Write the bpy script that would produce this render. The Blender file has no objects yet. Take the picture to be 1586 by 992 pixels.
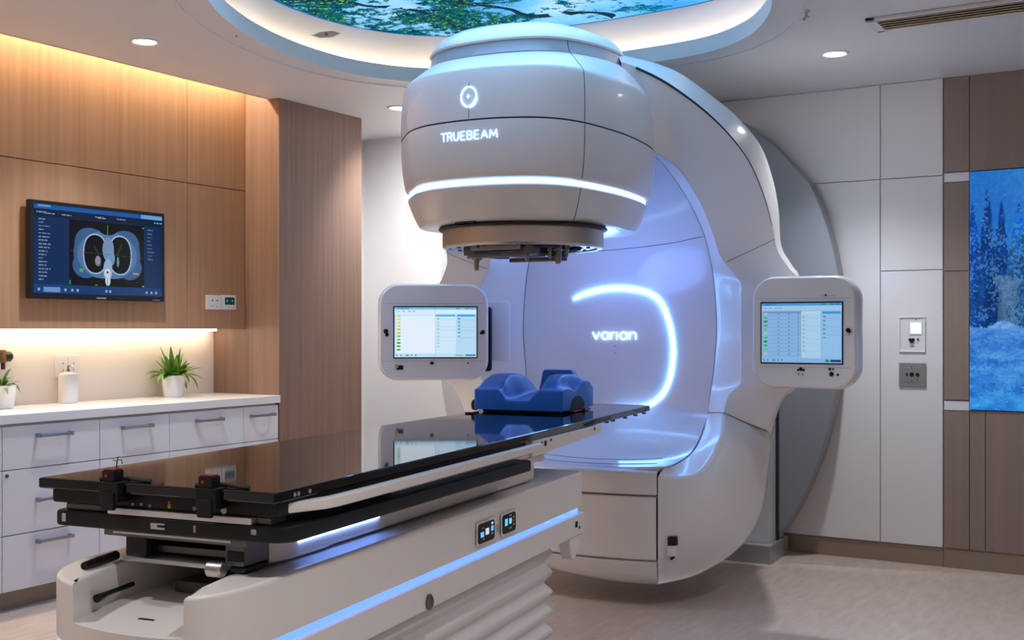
import bpy, bmesh, math, random
import numpy as np
from mathutils import Vector, Matrix

random.seed(7)
C = bpy.context.scene.collection
sc = bpy.context.scene
PI = math.pi

# ------------------------------------------------------------------ camera
FPX, U0, V0, CH = 1772.0, 793.0, 510.0, 1.3
YAW = math.radians(31.05)
cd = bpy.data.cameras.new('camera'); cam = bpy.data.objects.new('camera', cd); C.objects.link(cam)
cam.location = (0, 0, CH); cam.rotation_euler = (PI/2, 0, YAW)
cd.sensor_width = 36; cd.lens = FPX/1586*36; cd.shift_y = 14/1586.0
cd.clip_start = .05
sc.camera = cam
sc.view_settings.view_transform = 'Standard'
sc.view_settings.look = 'None'
sc.view_settings.gamma = 1
sc.view_settings.exposure = 0.46
sc.view_settings.use_curve_mapping = False

FW = np.array([-math.sin(YAW), math.cos(YAW), 0]); RT = np.array([math.cos(YAW), math.sin(YAW), 0]); UP = np.array([0, 0, 1.])
CAM = np.array([0, 0, CH])
def ray(u, v): return FW + RT*(u-U0)/FPX + UP*(V0-v)/FPX

# ------------------------------------------------------------------ materials
def lin(c):
    return tuple((x/12.92 if x <= .04045 else ((x+.055)/1.055)**2.4) for x in c)
def rgb(r, g, b): return lin((r/255, g/255, b/255))
MATS = {}
def mat(name, col=(.8, .8, .8), rough=.5, metal=0., emit=None, estr=0., coat=0., spec=.5, bump=0., bscale=200., var=0., trans=0.):
    if name in MATS: return MATS[name]
    m = bpy.data.materials.new(name); m.use_nodes = True
    nt = m.node_tree; b = nt.nodes['Principled BSDF']
    b.inputs['Base Color'].default_value = (*col, 1)
    b.inputs['Roughness'].default_value = rough
    b.inputs['Metallic'].default_value = metal
    b.inputs['Specular IOR Level'].default_value = spec
    b.inputs['Coat Weight'].default_value = coat
    b.inputs['Coat Roughness'].default_value = .05
    if trans: b.inputs['Transmission Weight'].default_value = trans
    if emit:
        b.inputs['Emission Color'].default_value = (*emit, 1); b.inputs['Emission Strength'].default_value = estr
    tc = nt.nodes.new('ShaderNodeTexCoord'); n = nt.nodes.new('ShaderNodeTexNoise')
    n.inputs['Scale'].default_value = bscale; n.inputs['Detail'].default_value = 4
    nt.links.new(tc.outputs['Object'], n.inputs['Vector'])
    if var:
        mx = nt.nodes.new('ShaderNodeMix'); mx.data_type = 'RGBA'
        mx.inputs['A'].default_value = (*[c*(1-var) for c in col], 1); mx.inputs['B'].default_value = (*[min(1, c*(1+var)) for c in col], 1)
        nt.links.new(n.outputs['Fac'], mx.inputs['Factor']); nt.links.new(mx.outputs['Result'], b.inputs['Base Color'])
    if bump:
        bp = nt.nodes.new('ShaderNodeBump'); bp.inputs['Strength'].default_value = bump; bp.inputs['Distance'].default_value = .002
        nt.links.new(n.outputs['Fac'], bp.inputs['Height']); nt.links.new(bp.outputs['Normal'], b.inputs['Normal'])
    MATS[name] = m; return m

def wood_mat(name, c1, c2, rough=.45, sx=26., sz=.9):
    m = bpy.data.materials.new(name); m.use_nodes = True; nt = m.node_tree; b = nt.nodes['Principled BSDF']
    tc = nt.nodes.new('ShaderNodeTexCoord'); mp = nt.nodes.new('ShaderNodeMapping')
    mp.inputs['Scale'].default_value = (sx, sx, sz)
    n = nt.nodes.new('ShaderNodeTexNoise'); n.inputs['Scale'].default_value = 1.; n.inputs['Detail'].default_value = 5; n.inputs['Roughness'].default_value = .62
    mp2 = nt.nodes.new('ShaderNodeMapping'); mp2.inputs['Scale'].default_value = (sx*7, sx*7, sz*3)
    n2 = nt.nodes.new('ShaderNodeTexNoise'); n2.inputs['Detail'].default_value = 2
    r = nt.nodes.new('ShaderNodeValToRGB')
    r.color_ramp.elements[0].position = .3; r.color_ramp.elements[0].color = (*c1, 1)
    r.color_ramp.elements[1].position = .72; r.color_ramp.elements[1].color = (*c2, 1)
    ad = nt.nodes.new('ShaderNodeMath'); ad.operation = 'MULTIPLY_ADD'; ad.inputs[1].default_value = .3; 
    sb = nt.nodes.new('ShaderNodeMath'); sb.operation = 'SUBTRACT'; sb.inputs[1].default_value = .15
    L = nt.links.new
    L(tc.outputs['Object'], mp.inputs['Vector']); L(mp.outputs['Vector'], n.inputs['Vector'])
    L(tc.outputs['Object'], mp2.inputs['Vector']); L(mp2.outputs['Vector'], n2.inputs['Vector'])
    L(n2.outputs['Fac'], ad.inputs[0]); L(n.outputs['Fac'], ad.inputs[2]); L(ad.outputs[0], sb.inputs[0])
    L(sb.outputs[0], r.inputs['Fac']); L(r.outputs['Color'], b.inputs['Base Color'])
    b.inputs['Roughness'].default_value = rough; b.inputs['Specular IOR Level'].default_value = .35
    return m

def floor_mat():
    m = bpy.data.materials.new('vinyl_floor'); m.use_nodes = True; nt = m.node_tree; b = nt.nodes['Principled BSDF']
    L = nt.links.new
    tc = nt.nodes.new('ShaderNodeTexCoord')
    n = nt.nodes.new('ShaderNodeTexNoise'); n.inputs['Scale'].default_value = 70; n.inputs['Detail'].default_value = 6; n.inputs['Roughness'].default_value = .7
    mp = nt.nodes.new('ShaderNodeMapping'); mp.inputs['Scale'].default_value = (22, 5, 1); mp.inputs['Rotation'].default_value = (0, 0, .35)
    n2 = nt.nodes.new('ShaderNodeTexNoise'); n2.inputs['Scale'].default_value = 1.2; n2.inputs['Detail'].default_value = 5
    L(tc.outputs['Object'], n.inputs['Vector']); L(tc.outputs['Object'], mp.inputs['Vector']); L(mp.outputs['Vector'], n2.inputs['Vector'])
    mx = nt.nodes.new('ShaderNodeMath'); mx.operation = 'MULTIPLY_ADD'; mx.inputs[1].default_value = .55
    L(n2.outputs['Fac'], mx.inputs[0])
    hv = nt.nodes.new('ShaderNodeMath'); hv.operation = 'MULTIPLY'; hv.inputs[1].default_value = .45
    L(n.outputs['Fac'], hv.inputs[0]); L(hv.outputs[0], mx.inputs[2])
    r = nt.nodes.new('ShaderNodeValToRGB')
    r.color_ramp.elements[0].position = .36; r.color_ramp.elements[0].color = (*rgb(184, 165, 152), 1)
    r.color_ramp.elements[1].position = .62; r.color_ramp.elements[1].color = (*rgb(204, 186, 173), 1)
    L(mx.outputs[0], r.inputs['Fac']); L(r.outputs['Color'], b.inputs['Base Color'])
    b.inputs['Roughness'].default_value = .42; b.inputs['Specular IOR Level'].default_value = .4
    return m

def glow(name, col, s):
    if name in MATS: return MATS[name]
    m = bpy.data.materials.new(name); m.use_nodes = True; nt = m.node_tree
    nt.nodes.remove(nt.nodes['Principled BSDF'])
    e = nt.nodes.new('ShaderNodeEmission'); e.inputs['Color'].default_value = (*col, 1); e.inputs['Strength'].default_value = s
    nt.links.new(e.outputs[0], nt.nodes['Material Output'].inputs[0])
    MATS[name] = m; return m

def picture_mat(name, s):
    m = bpy.data.materials.new(name); m.use_nodes = True; nt = m.node_tree
    b = nt.nodes['Principled BSDF']
    a = nt.nodes.new('ShaderNodeVertexColor'); a.layer_name = 'picture'
    b.inputs['Base Color'].default_value = (.004, .004, .005, 1); b.inputs['Roughness'].default_value = .15; b.inputs['Specular IOR Level'].default_value = .2
    nt.links.new(a.outputs['Color'], b.inputs['Emission Color']); b.inputs['Emission Strength'].default_value = s
    return m

WHITE = mat('white_moulded_plastic', (.80, .785, .775), .28, coat=.25)
WHITE2 = mat('white_satin_plastic', (.76, .75, .74), .38, coat=.1)
CREAM = mat('cream_moulded_plastic', (.80, .75, .71), .33, coat=.15)
BORE = mat('bore_gloss_white', (.70, .71, .75), .2, coat=.4)
GREYP = mat('grey_plastic', (.30, .31, .33), .4)
SEAM = mat('dark_seam', (.012, .012, .016), .6)
BLACK = mat('black_plastic', (.006, .006, .007), .42, spec=.35)
BLACKM = mat('black_matte', (.02, .02, .02), .6)
GLOSSB = mat('black_carbon_gloss', (.004, .005, .007), .04, coat=0., spec=.62)
STEEL = mat('brushed_steel', (.55, .53, .5), .32, 1.)
ALU = mat('silver_aluminium', (.62, .62, .63), .35, .85)
DSTEEL = mat('dark_steel', (.16, .155, .15), .38, .9)
BRONZE = mat('bronze_grey_metal', (.60, .53, .47), .36, .85)
WALLP = mat('white_wall_paint', (.78, .765, .76), .55, bump=.05)
CEILP = mat('ceiling_paint', (.74, .725, .73), .45, bump=.03)
PANEL = mat('white_laminate_panel', (.76, .745, .745), .3, spec=.45)
TAN = wood_mat('taupe_laminate', rgb(140, 123, 114), rgb(149, 131, 122), .5, 18, .5)
WOOD = wood_mat('light_oak_veneer', rgb(166, 126, 94), rgb(186, 147, 112), .45, 34., .7)
WOODD = wood_mat('darker_oak_veneer', rgb(124, 98, 84), rgb(148, 120, 104), .45, 34., .7)
FLOOR = floor_mat()
BASEB = mat('brushed_taupe_skirting', rgb(150, 134, 116), .35, .25, var=.08, bscale=30)
SPLASH = mat('cream_splashback', (.82, .76, .69), .35)
COUNTER = mat('white_quartz_worktop', (.82, .81, .80), .25, var=.02, bscale=60)
CABW = mat('white_cabinet_lacquer', (.76, .76, .78), .35)
CHROME = mat('satin_chrome', (.36, .36, .38), .3, 1.)
BLUEC = mat('blue_foam_cushion', rgb(0, 104, 206), .38, spec=.45)
RED = mat('red_button', rgb(190, 30, 30), .4)
LEAF = mat('green_leaf', rgb(78, 136, 40), .4, var=.35, bscale=25)
LEAFY = mat('yellow_green_leaf', rgb(140, 168, 50), .4, var=.25, bscale=25)
SOIL = mat('dark_soil', rgb(40, 30, 22), .9)
POT = mat('white_ceramic', (.82, .81, .79), .25, coat=.3)
BLED = glow('blue_led', (.16, .32, 1.), 14.)
BLEDS = glow('blue_led_soft', (.24, .44, 1.), 1.0)
HLED = glow('head_led', (.28, .52, 1.), 3.2)
ARCL = glow('white_blue_led', (.17, .44, 1.), 15.)
LETT = glow('lit_letters', (.36, .66, 1.), 3.6)
WLED = glow('warm_led', (1., .80, .58), 10.)
WLED2 = glow('warm_white_led', (1., .80, .55), 100.)
COVE = glow('cove_warm_led', (1., .74, .48), 11.)
LAMP = glow('lamp_face', (1., .95, .88), 14.)

# ------------------------------------------------------------------ object helpers
def link_mesh(name, verts, faces, m, parent=None, smooth=True, ang=35):
    me = bpy.data.meshes.new(name)
    off = parent.get('_off', None) if parent is not None else None
    if off is not None:
        verts = [(v[0]-off[0], v[1]-off[1], v[2]-off[2]) for v in verts]
    me.from_pydata([tuple(float(c) for c in v) for v in verts], [], faces)
    return finish(name, me, m, parent, smooth, ang)
def finish(name, me, m, parent, smooth=True, ang=35):
    me.validate(); me.update()
    bm = bmesh.new(); bm.from_mesh(me); bmesh.ops.recalc_face_normals(bm, faces=bm.faces[:]); bm.to_mesh(me); bm.free()
    if smooth:
        me.shade_smooth(); me.set_sharp_from_angle(angle=math.radians(ang))
    if m: me.materials.append(m)
    o = bpy.data.objects.new(name, me); C.objects.link(o)
    if parent is not None: o.parent = parent
    if smooth and ang <= 40 and len(me.polygons) < 6000:
        wn = o.modifiers.new('weighted_normals', 'WEIGHTED_NORMAL'); wn.keep_sharp = True
    return o
class MB:
    """collects pieces of ONE part"""
    def __init__(s): s.v = []; s.f = []
    def add(s, v, f):
        n = len(s.v); s.v += [tuple(x) for x in v]; s.f += [tuple(i+n for i in q) for q in f]; return s
    def box(s, x0, x1, y0, y1, z0, z1, bev=0., seg=2):
        bm = bmesh.new()
        r = bmesh.ops.create_cube(bm, size=1)
        for v in bm.verts:
            v.co = Vector(((x0+x1)/2+v.co.x*(x1-x0), (y0+y1)/2+v.co.y*(y1-y0), (z0+z1)/2+v.co.z*(z1-z0)))
        if bev:
            bev = min(bev, .49*min(abs(x1-x0), abs(y1-y0), abs(z1-z0)))
            bmesh.ops.bevel(bm, geom=bm.edges[:], offset=bev, segments=seg, profile=.5, affect='EDGES')
        return s.bm(bm)
    def bm(s, bm):
        bm.verts.index_update()
        s.add([v.co[:] for v in bm.verts], [[v.index for v in f.verts] for f in bm.faces]); bm.free(); return s
    def prism(s, pts, a0, a1, axis='z', bev=0., seg=2, bevall=False, fill=False, toponly=False):
        """pts: 2D outline; axis z:(x,y) y:(x,z) x:(y,z)"""
        def P(p, a): return {'z': (p[0], p[1], a), 'y': (p[0], a, p[1]), 'x': (a, p[0], p[1])}[axis]
        bm = bmesh.new()
        lo = [bm.verts.new(P(p, a0)) for p in pts]; hi = [bm.verts.new(P(p, a1)) for p in pts]
        n = len(pts)
        if fill:
            for L_ in (lo, hi):
                bmesh.ops.triangle_fill(bm, use_beauty=True, use_dissolve=False, edges=[bm.edges.new((L_[i], L_[(i+1) % n])) for i in range(n)])
        else:
            bm.faces.new(lo); bm.faces.new(hi)
        for i in range(n): bm.faces.new((lo[i], lo[(i+1) % n], hi[(i+1) % n], hi[i]))
        bmesh.ops.recalc_face_normals(bm, faces=bm.faces[:])
        if bev:
            bm.verts.index_update(); sl = set(lo); sh = set(hi)
            ed = [e for e in bm.edges if (bevall or (e.verts[0] in sl) == (e.verts[1] in sl)) and not (fill and e.calc_face_angle(0) < .1) and not (toponly and (e.verts[0] in sl or e.verts[1] in sl))]
            bmesh.ops.bevel(bm, geom=ed, offset=bev, segments=seg, profile=.5, affect='EDGES')
        return s.bm(bm)
    def tube(s, pts, r, n=8, closed=False, caps=True, ref=None):
        pts = [Vector(p) for p in pts]; k = len(pts); rs = r if isinstance(r, (list, tuple)) else [r]*k
        vs = []; up = None
        for i, p in enumerate(pts):
            a = pts[i-1] if (i or closed) else pts[i]; b = pts[(i+1) % k] if (i < k-1 or closed) else pts[i]
            t = (b-a).normalized()
            if up is None:
                up = Vector((0, 0, 1)) if abs(t.z) < .9 else Vector((1, 0, 0))
            if ref is not None: up = Vector(ref)
            x = t.cross(up).normalized(); y = x.cross(t).normalized(); up = y
            for j in range(n):
                q = 2*PI*j/n; vs.append(p+(x*math.cos(q)+y*math.sin(q))*rs[i])
        fs = []
        for i in range(k if closed else k-1):
            for j in range(n):
                a = i*n+j; b = i*n+(j+1) % n; i2 = (i+1) % k
                fs.append((a, b, i2*n+(j+1) % n, i2*n+j))
        if caps and not closed:
            fs.append(tuple(range(n))); fs.append(tuple((k-1)*n+j for j in range(n)))
        return s.add(vs, fs)
    def lathe(s, prof, c=(0, 0), n=48, sx=1., sy=1., axis='z', cap=True):
        """prof: (r, h) list"""
        vs = []; fs = []
        for r, h in prof:
            for j in range(n):
                q = 2*PI*j/n; a, b = c[0]+r*sx*math.cos(q), c[1]+r*sy*math.sin(q)
                vs.append({'z': (a, b, h), 'y': (a, h, b), 'x': (h, a, b)}[axis])
        k = len(prof)
        for i in range(k-1):
            for j in range(n): fs.append((i*n+j, i*n+(j+1) % n, (i+1)*n+(j+1) % n, (i+1)*n+j))
        if cap:
            fs.append(tuple(range(n))); fs.append(tuple((k-1)*n+j for j in range(n)))
        return s.add(vs, fs)
    def grid(s, rows):
        n = len(rows[0]); s.add([p for r in rows for p in r], [(i*n+j, i*n+j+1, (i+1)*n+j+1, (i+1)*n+j) for i in range(len(rows)-1) for j in range(n-1)]); return s
    def build(s, name, m, parent=None, smooth=True, ang=35): return link_mesh(name, s.v, s.f, m, parent, smooth, ang)

def cr(pts, n=6, closed=False):
    """Catmull-Rom through points"""
    P = [np.array(p, float) for p in pts]; k = len(P); out = []
    for i in range(k if closed else k-1):
        if closed: a, b, c, d = P[i-1], P[i], P[(i+1) % k], P[(i+2) % k]
        else: a, b, c, d = P[max(i-1, 0)], P[i], P[i+1], P[min(i+2, k-1)]
        for j in range(n):
            t = j/n
            out.append(.5*((2*b)+(c-a)*t+(2*a-5*b+4*c-d)*t*t+(3*b-a-3*c+d)*t**3))
    if not closed: out.append(P[-1])
    return out
def loft(rows, nu=5, nv=4):
    """rows of equal length; smooth both ways"""
    cols = [cr(r, nv) for r in rows]
    m = len(cols[0]); res = [cr([c[j] for c in cols], nu) for j in range(m)]
    return [[res[j][i] for j in range(m)] for i in range(len(res[0]))]

def thing(name, label, cat, loc=(0, 0, 0), rz=0., group=None, world=True):
    o = bpy.data.objects.new(name, None); C.objects.link(o); o.location = loc; o.rotation_euler = (0, 0, rz)
    o.empty_display_size = .1
    o['label'] = label; o['category'] = cat
    if group: o['group'] = group
    if world and rz == 0: o['_off'] = list(loc)
    return o
def tag(o, label, cat, group=None):
    o['label'] = label; o['category'] = cat
    if group: o['group'] = group
    return o
def struct(o): o['kind'] = 'structure'; return o
def sub(o, off_parent):
    """a part that carries its own sub-parts: hand the coordinate origin down"""
    if '_off' in off_parent: o['_off'] = off_parent['_off']
    return o
def copy_tree(o, parent=None):
    c = o.copy(); C.objects.link(c); c.parent = parent
    for ch in [x for x in o.children]: copy_tree(ch, c)
    return c
def rrect(x0, x1, y0, y1, r, n=6):
    rs = r if isinstance(r, (list, tuple)) else [r]*4
    out = []
    for (cx, cy, a, q) in ((x1-rs[0], y1-rs[0], 0, rs[0]), (x0+rs[1], y1-rs[1], 90, rs[1]), (x0+rs[2], y0+rs[2], 180, rs[2]), (x1-rs[3], y0+rs[3], 270, rs[3])):
        for i in range(n+1):
            t = math.radians(a+90*i/n); out.append((cx+q*math.cos(t), cy+q*math.sin(t)))
    return out

def picture(name, x0, x1, z0, z1, arr, s, parent, y=0., mname=None):
    """flat picture in the local xz plane facing -y; arr rows from the top, sRGB 0..1"""
    ny, nx = arr.shape[:2]
    xs = np.linspace(x0, x1, nx); zs = np.linspace(z1, z0, ny)
    X, Z = np.meshgrid(xs, zs)
    co = np.stack([X, np.full_like(X, y), Z], -1).reshape(-1, 3)
    off = parent.get('_off', None)
    if off is not None: co = co-np.array(list(off))
    return pic_mesh(name, co, nx, ny, arr, s, parent, mname)
def pic_mesh(name, co, nx, ny, arr, s, parent, mname=None):
    i = np.arange(ny-1)[:, None]*nx+np.arange(nx-1)[None, :]
    q = np.stack([i, i+nx, i+nx+1, i+1], -1).reshape(-1, 4)
    me = bpy.data.meshes.new(name)
    me.vertices.add(len(co)); me.vertices.foreach_set('co', co.astype(np.float32).ravel())
    me.loops.add(q.size); me.loops.foreach_set('vertex_index', q.astype(np.int32).ravel())
    me.polygons.add(len(q)); me.polygons.foreach_set('loop_start', np.arange(0, q.size, 4, dtype=np.int32))
    me.update(calc_edges=True)
    a = np.clip(arr, 0, 1); l = np.where(a <= .04045, a/12.92, ((a+.055)/1.055)**2.4)
    at = me.color_attributes.new('picture', 'FLOAT_COLOR', 'POINT')
    at.data.foreach_set('color', np.concatenate([l.reshape(-1, 3), np.ones((ny*nx, 1))], 1).astype(np.float32).ravel())
    me.materials.append(picture_mat(mname or name+'_picture', s))
    o = bpy.data.objects.new(name, me); C.objects.link(o); o.parent = parent
    return o
class Img:
    def __init__(s, w, h, bg): s.w, s.h = w, h; s.a = np.zeros((h, w, 3))+np.array(bg)/255.; s.Y, s.X = np.mgrid[0:h, 0:w]; s.X = (s.X+.5)/w; s.Y = (s.Y+.5)/h
    def put(s, m, c, al=1.): s.a[m] = s.a[m]*(1-al)+np.array(c)/255.*al; return s
    def rect(s, x0, y0, x1, y1, c, al=1.): return s.put((s.X >= x0) & (s.X < x1) & (s.Y >= y0) & (s.Y < y1), c, al)
    def ell(s, cx, cy, rx, ry, c, al=1., p=2.): return s.put((np.abs((s.X-cx)/rx)**p+np.abs((s.Y-cy)/ry)**p) < 1, c, al)
    def line(s, x0, y0, x1, y1, w, c, al=1.):
        dx, dy = x1-x0, y1-y0; L2 = dx*dx+dy*dy+1e-12
        t = np.clip(((s.X-x0)*dx+(s.Y-y0)*dy)/L2, 0, 1)
        return s.put(np.hypot(s.X-x0-t*dx, s.Y-y0-t*dy) < w, c, al)
    def dashes(s, x, y, w, h, c, rng, al=.9):
        e = x
        while e < x+w:
            d = rng.uniform(.008, .03); s.rect(e, y, min(e+d, x+w), y+h, c, al); e += d+rng.uniform(.003, .008)

# ================================================================== SETTING
XB, XP, XC, YB, ZC = -5.218, -4.947, -4.676, 6.58, 2.67     # splashback, oak panels, cabinet fronts, back wall, ceiling
XR, YF = 2.2, -2.6
YW = 5.093                                                   # face of the oak return
struct(MB().box(-5.9, XR+.1, YF-.1, YB+.25, -.12, 0).build('floor', FLOOR, smooth=False))
wl = struct(MB().box(-5.42, XB, YF, YB+.1, 0, 3.1).build('wall_left', WALLP, smooth=False))
MB().box(XB, XB+.006, 1.2, YW-.001, .905, 1.31).build('splashback', SPLASH, wl, False)
wb = struct(MB().box(-5.42, XR+.1, YB, YB+.25, 0, 3.1).build('wall_back', WALLP, smooth=False))
struct(MB().box(XR, XR+.15, YF-.1, YB, 0, 3.1).build('wall_right', WALLP, smooth=False))
struct(MB().box(-5.42, XR+.1, YF-.15, YF, 0, 3.1).build('wall_front', WALLP, smooth=False))
# back wall cladding: white panels then taupe panels
ys0, ys1 = YB-.022, YB
xs_ = [-2.92, -1.539, -1.204]; 
for (xa, xb2, zs) in ((-2.98, -1.541, (.105, 2.139, ZC)), (-1.537, -1.206, (.105, 1.624, 2.139, ZC))):
    for za, zb in zip(zs[:-1], zs[1:]):
        MB().box(xa, xb2, ys0, ys1, za+.002, zb-.002, .002, 1).build('panel', PANEL, wb)
for (xa, xb2, zs) in ((-1.200, -1.070, (.105, .855, .913, 1.614, 2.098, 2.152, ZC)),):
    for k, (za, zb) in enumerate(zip(zs[:-1], zs[1:])):
        MB().box(xa, xb2, ys0+(.006 if k in (1, 4) else 0), ys1, za+.0025, zb-.0025, .002, 1).build('panel', TAN if k not in (1, 4) else PANEL, wb)
for xa, xb2 in ((-1.067, -.990), (-.987, -.6), (-.597, -.2), (-.197, XR)):
    MB().box(xa, xb2, ys0, ys1, .107, .862, .0015, 1).build('panel', TAN, wb)
MB().box(-1.067, XR, ys0, ys1, 2.152, ZC, .002, 1).build('panel', TAN, wb)
MB().box(-.1, XR, ys0, ys1, .864, 2.15, .002, 1).build('panel', TAN, wb)
struct(MB().box(-2.3, -1.204, YB-.012, YB, .0, .102, .001, 1).build('baseboard_back', BASEB))
struct(MB().box(-1.202, XR, YB-.016, YB, .0, .104, .001, 1).build('baseboard_back_right', BASEB))
# oak return beside the worktop
wr = struct(MB().box(XB+.0, XC, YW, 5.870, 0, 2.86, .001, 1).build('wall_oak_return', WOODD))

# ---- ceiling with the free-form recess
LIP = [(-3.544, 3.423), (-3.643, 3.578), (-3.751, 3.784), (-3.845, 4.02), (-3.912, 4.286), (-3.94, 4.556), (-3.915, 4.84), (-3.80, 5.10), (-3.62, 5.27), (-3.35, 5.385), (-2.95, 5.43), (-2.5, 5.425),
       (-2.12, 5.375), (-1.85, 5.20), (-1.66, 4.94), (-1.53, 4.64), (-1.42, 4.2), (-1.42, 3.7), (-1.6, 3.15), (-2.0, 2.75), (-2.55, 2.62), (-3.05, 2.78), (-3.35, 3.08)]
def ring(off, n=5):
    p = cr(LIP, n, True); k = len(p); out = []
    for i in range(k):
        t = p[(i+1) % k]-p[i-1]; t = t/np.linalg.norm(t); out.append((p[i][0]-t[1]*-off*-1*-1, p[i][1]+t[0]*off) if False else (p[i][0]-t[1]*off, p[i][1]+t[0]*off))
    return out
# LIP runs clockwise seen from above: the left normal (-ty, tx) points outwards
def ceil_face(outer, hole, z):
    bm = bmesh.new(); es = []
    for loop in (outer, hole):
        vs = [bm.verts.new((p[0], p[1], z)) for p in loop]
        es += [bm.edges.new((vs[i], vs[(i+1) % len(vs)])) for i in range(len(vs))]
    bmesh.ops.triangle_fill(bm, use_beauty=True, use_dissolve=False, edges=es)
    return bm
XE = -4.765
R_OUT, R_LIP, R_WALL = ring(.135), ring(0), ring(.085)
m_ = MB().bm(ceil_face([(XE, YF), (XR, YF), (XR, YB), (XB, YB), (XB, 5.872), (XC+.001, 5.872), (XC+.001, YW-.001), (XE, YW-.001)], R_OUT, ZC))
n_ = len(R_OUT)
def wallstrip(mb, a, za, b, zb):
    v = [(p[0], p[1], za) for p in a]+[(p[0], p[1], zb) for p in b]; k = len(a)
    mb.add(v, [(i, (i+1) % k, k+(i+1) % k, k+i) for i in range(k)])
wallstrip(m_, R_OUT, ZC, R_OUT, ZC+.006)
wallstrip(m_, R_OUT, ZC+.006, R_LIP, ZC+.006)
m_.box(XE-.001, XE+.012, YF, YW, ZC, ZC+.05)
ceil = struct(m_.build('ceiling', CEILP, ang=25))
m_ = MB(); wallstrip(m_, R_LIP, ZC+.005, R_LIP, ZC+.085); R_L2 = ring(.012); wallstrip(m_, R_LIP, ZC+.085, R_L2, ZC+.085); wallstrip(m_, R_L2, ZC+.085, R_L2, ZC+.045); wallstrip(m_, R_L2, ZC+.045, R_WALL, ZC+.045)
m_.build('recess_lip', CEILP, ceil, ang=40)
ZM = 2.965
m_ = MB(); wallstrip(m_, R_WALL, ZC+.045, R_WALL, ZM); m_.build('recess_wall', CEILP, ceil)
m_ = MB(); Ra, Rb = ring(.018), ring(.05); wallstrip(m_, Ra, ZC+.055, Rb, ZC+.055); wallstrip(m_, Ra, ZC+.047, Rb, ZC+.047); wallstrip(m_, Ra, ZC+.047, Ra, ZC+.055); wallstrip(m_, Rb, ZC+.047, Rb, ZC+.055)
cl = m_.build('cove_light_strip', COVE); tag(cl, 'warm white light strip hidden in the rim of the round ceiling recess', 'light strip')
# roof over the left cove
struct(MB().box(XB, XE+.2, YF, YW, 2.86, 2.9).build('ceiling_cove_top', CEILP, smooth=False))
# cove LED above the oak wall panels
tag(MB().box(-4.915, -4.895, .6, YW-.02, 2.845, 2.8605).build('cove_light_strip', WLED2, smooth=False), 'warm light strip in the ceiling slot washing the oak wall panels', 'light strip')

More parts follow.
